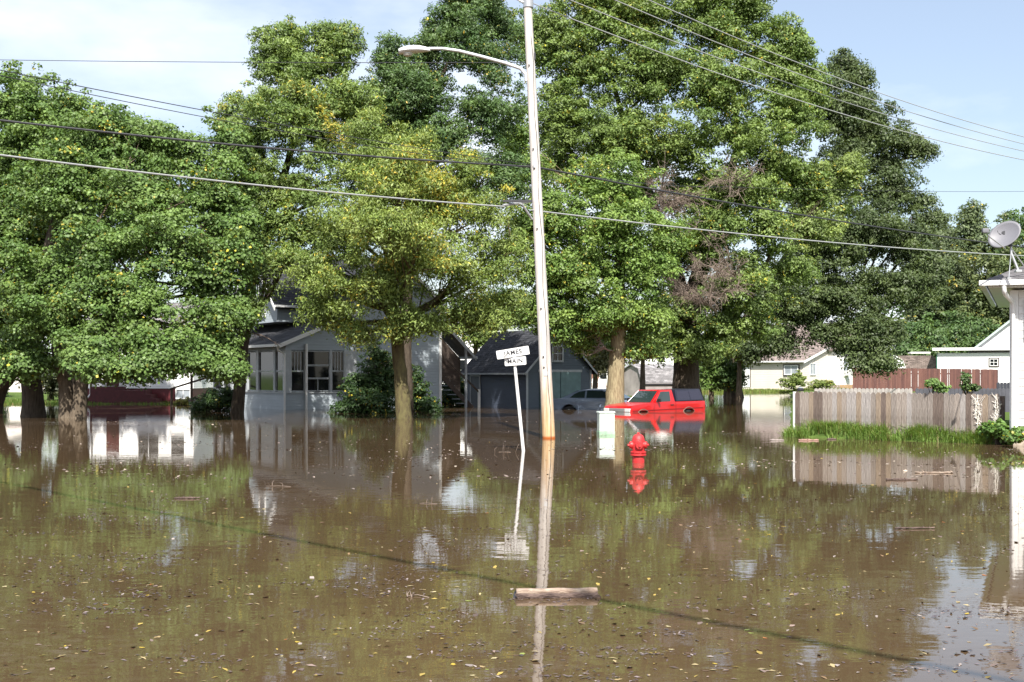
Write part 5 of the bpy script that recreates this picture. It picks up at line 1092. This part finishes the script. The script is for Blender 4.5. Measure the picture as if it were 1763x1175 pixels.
v = [dpt(0, 0)]
for i in range(1, nr_+1):
    for k in range(na): v.append(dpt(i/nr_, 2*math.pi*k/na))
for k in range(na): v.append(dpt(1.0, 2*math.pi*k/na, -.02))
nv = len(v); v.append(dpt(0, 0, -.02))
f = [(0, 1+k, 1+(k+1) % na) for k in range(na)]
for i in range(nr_):
    for k in range(na): f.append((1+i*na+k, 1+(i+1)*na+k, 1+(i+1)*na+(k+1) % na, 1+i*na+(k+1) % na))
f += [(nv, 1+nr_*na+(k+1) % na, 1+nr_*na+k) for k in range(na)]
dish = dm.add(v, f).build('reflector', DG, ds, smooth='all')
def on_dish(u, w_, off=.006):
    r2 = (u/a_)**2+(w_/b__)**2; return dc+s1*u+s2*w_-nd*(.075*(1-r2)-off)
mk = DARKT
pm_ = []
ang = math.radians(38)
def lg(x, y): return on_dish(x*math.cos(ang)-y*math.sin(ang)+.01, x*math.sin(ang)+y*math.cos(ang)+.09)
MB().add([lg(-.06, .045), lg(-.06, -.04), lg(-.01, -.028), lg(.012, .0), lg(-.005, .03)], [(0, 1, 2, 3, 4)]).add([lg(.0, -.045), lg(.05, -.03), lg(.085, .02), lg(.09, .055), lg(.065, .0)], [(0, 1, 2, 3, 4)]).build('logo_mark', DARKT, dish)
MB().tube([rd(1731, 428, -.05), rd(1706, 410, -.3), rd(1700, 404, -.36)], .014, 8).build('feed_arm', GALV, ds, smooth=True)
fp = rd(1697, 398, -.38); MB().box(fp.x-.075, fp.x+.06, fp.y-.05, fp.y+.05, fp.z-.04, fp.z+.05).build('feed_horn', DG, ds, bevel=.02)
MB().tube([rd(1740, 420, .05), rd(1741, 436, .03), rd(1753, 466, -.02)], .026, 10).build('mast', GALV, ds, smooth=True)
MB().tube([rd(1741, 428, .04), rd(1766, 462, .45)], .013, 8).build('strut', GALV, ds, smooth=True)
MB().tube([rd(1741, 432, .0), rd(1737, 478, -.55)], .010, 8).build('strut', GALV, ds, smooth=True)
fo = rd(1753, 467, -.02); MB().box(fo.x-.06, fo.x+.06, fo.y-.06, fo.y+.06, fo.z-.03, fo.z+.02).build('foot', GALV, ds, bevel=.01)
fo = rd(1736.5, 479, -.56); MB().box(fo.x-.04, fo.x+.04, fo.y-.04, fo.y+.04, fo.z-.02, fo.z+.01).build('foot', GALV, ds)
MB().lathe([(.045, -.06), (.05, 0), (.03, .05)], 12, rd(1739, 420, .04)).build('mount', DARKT, ds, smooth=True)

# ------------------------------------------------------------------ floating logs, sticks and leaves
m = mat('log_bark', (.055, .035, .030), .9, vscale=9, stretch=(1, 4, 4), col2=(.17, .12, .10), bump=1, bscale=30)
ml = mat('log_bare_wood', (.15, .095, .07), .85, vscale=12, stretch=(1, 3, 3), col2=(.40, .32, .25), bump=.5, bscale=25)
YL = 8.75
lg_ = thing('floating_log', 'short split log with bare pale top floating near the pole reflection', 'log', P(958, 1046, YL)*1.0, math.radians(4)); lg_.location.z = .0
rr_ = random.Random(3); lb_ = MB(); tb = MB(); nseg = 22; ringb = []; 
for i in range(nseg+1):
    x = -.275+.56*i/nseg; zr_ = .004*math.sin(i*.9)+rr_.uniform(-.002, .002)
    pr_ = []
    for k in range(15):
        a = math.radians(-200+220*k/14+rr_.uniform(-3, 3)); pr_.append((x+(.02*math.sin(a*2) if i in (0, nseg) else 0), .052*math.cos(a)+rr_.uniform(-.002, .002), .018+zr_+.05*math.sin(a)*(1 if math.sin(a) < 0 else .72)+rr_.uniform(-.001, .001)))
    ringb.append(pr_)
def loft(rings, closed=True):
    mb = MB(); m_ = len(rings[0]); mb.v = [p for r in rings for p in r]
    for i in range(len(rings)-1):
        for k in range(m_ if closed else m_-1): a = i*m_+k; b_ = i*m_+(k+1) % m_; mb.f.append((a, b_, b_+m_, a+m_))
    if closed: mb.f += [tuple(range(m_)), tuple((len(rings)-1)*m_+k for k in range(m_-1, -1, -1))]
    return mb
loft(ringb).build('bark_side', m, lg_, smooth='all')
rt = []
for i in range(nseg+1):
    x = -.272+.55*i/nseg; u0 = -.030-.006*math.sin(i*1.1)-.004*math.sin(i*2.7); rt.append([(x, u0+.004, .046+.004*math.sin(i)), (x, -.012, .056), (x, .006, .060+.002*math.sin(i*.7)), (x, .026, .054), (x, .044, .036), (x, .02, .012), (x, -.015, .012)])
loft(rt).build('bare_top', ml, lg_, smooth='all')
MB().add([(-.283, .05, .03), (-.262, -.052, -.012), (-.272, 0, .056), (-.30, .0, -.015)], [(0, 2, 1, 3)]).build('cut_end', DARKT, lg_)  # end face turned from the sun: its shade is put into the colour
def stick(px, py, L, r, rz, lab, m_=None, lift=.01, name='driftwood', knots=3, seed=0):
    Y = EYE*FPX/(py-HY); rr = random.Random(seed); root_ = Vector((X_(px, Y), Y, lift)); pts = []; n = 8
    for i in range(n+1):
        t = i/n-.5; pts.append((t*L, rr.uniform(-.02, .02)*L, rr.uniform(-.008, .012)*L*.5))
    mb = MB().tube(pts, [r*(.55+.6*rr.random())*(1-.5*abs(i_/n-.35)) for i_ in range(n+1)], 7)
    for _ in range(knots):
        p = Vector(rr.choice(pts)); mb.tube([p, p+Vector((rr.uniform(-.1, .1)*L, rr.uniform(-.1, .1)*L, rr.uniform(.01, .07)*L))], [r*.5, r*.2], 5)
    o = mb.build(name, m_ or m, smooth='all'); o.location = root_; o.rotation_euler = (0, 0, rz); return tag(o, lab, 'driftwood')
stick(1553, 827, .46, .022, .05, 'dark driftwood stick floating in the fence reflection, the darker one', seed=1)
stick(1608, 815, .58, .018, -.05, 'tan forked driftwood stick beside the darker one in the fence reflection', ml, seed=2)
stick(1575, 911, .40, .012, .08, 'crumbling bark piece floating below the fence reflection', seed=3)
stick(322, 859, .30, .016, .12, 'dark broken branch end floating before the maples', m, seed=4)
stick(1338, 759, .32, .03, .1, 'grey floating plank end at the corner of the grassy bank', mat('grey_drift', (.26, .22, .2), .85, vary=.3, vscale=6), seed=5)
stick(1392, 759, .46, .03, .05, 'reddish driftwood lying along the grassy bank edge', mat('reddish_wood', (.30, .18, .14), .85, vary=.3, vscale=6), seed=6)
stick(1432, 757, .2, .03, -.2, 'small dark driftwood against the grassy bank', seed=7)
def sprig(px, py, h, lab, seed):
    Y = EYE*FPX/(py-HY); rr = random.Random(seed); mb = MB()
    for i in range(5):
        x = rr.uniform(-.1, .1)*Y/25; x *= 2.2; e = Vector((x+rr.uniform(-.08, .08)*Y/25, rr.uniform(-.1, .1), h*rr.uniform(.5, 1))); mb.tube([(x, 0, -.02), (x*.8+e.x*.3, 0, e.z*.6), e], [.004, .003, .0015], 5)
    L_ = .010*Y; mb.tube([(-L_*rr.uniform(.3, 1), .02, .004), (0, .04, .008), (L_*rr.uniform(.5, 1.2), -.05, .004)], .003, 5)
    o = mb.build('twig_cluster', TWIG, smooth='all'); o.location = (X_(px, Y), Y, 0); tag(o, lab, 'twig')
sprig(868, 779, .20, 'thin dead twigs poking up just beside the sign post foot', 11)
sprig(735, 868, .10, 'small forked twigs sticking out of the water near the reflected porch', 12)
sprig(478, 838, .09, 'tiny bent twig standing in the water below the porch reflection', 13)
sprig(718, 1028, .04, 'curled dead twig floating in the near brown water', 14)
# leaves on the water
LCOL = [('yellow', (.50, .37, .04)), ('tan', (.42, .31, .14)), ('orange', (.42, .15, .03)), ('pale green', (.28, .34, .07)), ('brown', (.12, .07, .035)), ('cream', (.60, .52, .28))]
LMS = [mat('fallen_leaf_%s' % c.replace(' ', '_'), tuple(x_*.72 for x_ in v_), .6, vary=.2, vscale=20) for c, v_ in LCOL]
def leaf_mesh(seed, m_):
    rr = random.Random(seed); n = 9; pts = []
    for i in range(n+1):
        t = i/n; w_ = .26*math.sin(math.pi*t)**.8*(1+.25*math.sin(t*17+seed)); pts.append((t-.5, w_, .03+.10*abs(t-.5)))
    v = [(0+p[0], 0, .005+.03*rr.random()) for p in pts]+[(p[0], p[1], p[2]*rr.uniform(.3, 1.3)) for p in pts]+[(p[0], -p[1], p[2]*rr.uniform(.3, 1.3)) for p in pts]
    f = []; k = n+1
    for i in range(n): f += [(i, i+1, k+i+1, k+i), (i, 2*k+i, 2*k+i+1, i+1)]
    me = bpy.data.meshes.new('floating_leaf'); me.from_pydata(v, [], f); me.materials.append(m_); me.update(); return me
LMESH = [[leaf_mesh(i*5+j, LMS[i]) for j in range(3)] for i in range(6)]
rl_ = random.Random(44)
LL = {0: 'yellow', 1: 'tan', 2: 'orange', 3: 'pale green', 4: 'dark brown', 5: 'cream coloured'}
LCL = [(rl_.uniform(0, 1763), 840+335*rl_.random()) for _ in range(16)]
for i in range(230):
    py = 830+345*rl_.random()**1.15; px = rl_.uniform(-20, 1790)
    if rl_.random() < .5:
        c_ = rl_.choice(LCL); px = c_[0]+rl_.gauss(0, 80); py = min(1185, max(825, c_[1]+rl_.gauss(0, 16)))
    Y = EYE*FPX/(py-HY)
    k = rl_.choices(range(6), (2.2, 5, 1.2, 1.6, 7, 1.6))[0]
    o = bpy.data.objects.new('floating_leaf', LMESH[k][rl_.randrange(3)]); COL.objects.link(o)
    s = rl_.uniform(.022, .058); o.location = (X_(px, Y), Y, .001); o.scale = (s, s*rl_.uniform(.8, 1.2), s*.6); o.rotation_euler = (0, 0, rl_.uniform(0, 6.3))
    tag(o, 'small %s fallen leaf floating flat on the near muddy water' % LL[k], 'leaf', '%s leaves floating on the near water' % LL[k])
# everything smaller and further: one mass of litter
def litter(n, fpy, size, palette, name, label, clump=0):
    r = np.random.default_rng(n); py = fpy(r, n); px = r.uniform(-60, 1830, n); Y = EYE*FPX/(py-HY); X = (px-CX)*Y/FPX
    if clump:
        k = r.integers(0, clump, n); cx = r.uniform(0, 1, clump)
        cxp = r.uniform(-20, 1780, clump); cyp = fpy(r, clump); cY = EYE*FPX/(cyp-HY); cX = (cxp-CX)*cY/FPX
        X = cX[k]+r.normal(size=n)*.5*(cY[k]/20); Y = cY[k]+r.normal(size=n)*.28*(cY[k]/20)
    ok = ground_z(X, Y) < -.1; X, Y = X[ok], Y[ok]; n = len(X)
    a = r.uniform(0, 2*math.pi, n); s = size*(0.4+r.random(n)**2*1.6)
    C = np.stack([X, Y, np.full(n, .004)+r.random(n)*.003], 1); U = np.stack([np.cos(a), np.sin(a), r.normal(size=n)*.12], 1)*(s/2)[:, None]; V = np.stack([-np.sin(a), np.cos(a), r.normal(size=n)*.12], 1)*(s/2*(.2+.5*r.random(n)))[:, None]
    pal = np.array(palette); col = pal[r.integers(0, len(pal), n)]*(.7+.6*r.random((n, 1)))
    o = quads_object(name, C, U, V, col, mat_lit); tag(o, label, 'debris', None, 'stuff')
mat_lit = bpy.data.materials.new('litter'); mat_lit.use_nodes = True; nt = mat_lit.node_tree; at = nt.nodes.new('ShaderNodeAttribute'); at.attribute_name = 'tint'
nt.links.new(at.outputs['Color'], nt.nodes['Principled BSDF'].inputs['Base Color']); nt.nodes['Principled BSDF'].inputs['Roughness'].default_value = .7
litter(2400, lambda r, n: 715+460*r.random(n)**1.1, .035, [(.30, .22, .05), (.30, .24, .12), (.16, .10, .05)]+[(.18, .13, .11), (.10, .07, .06), (.26, .22, .20), (.08, .055, .045)], 'leaf_litter', 'scattered tiny leaf bits floating all over the floodwater')
litter(9000, lambda r, n: 740+430*r.random(n)**1.2, .022, [(.13, .10, .105), (.085, .06, .065), (.18, .145, .14), (.06, .045, .045)], 'debris_drift', 'drifts of fine dark debris and seed husks on the water', clump=110)
litter(2600, lambda r, n: 720+110*r.random(n), .05, [(.26, .21, .18), (.16, .12, .11), (.34, .28, .22), (.12, .085, .075)], 'debris_film', 'fine pale flecks lying on the far water', clump=70)
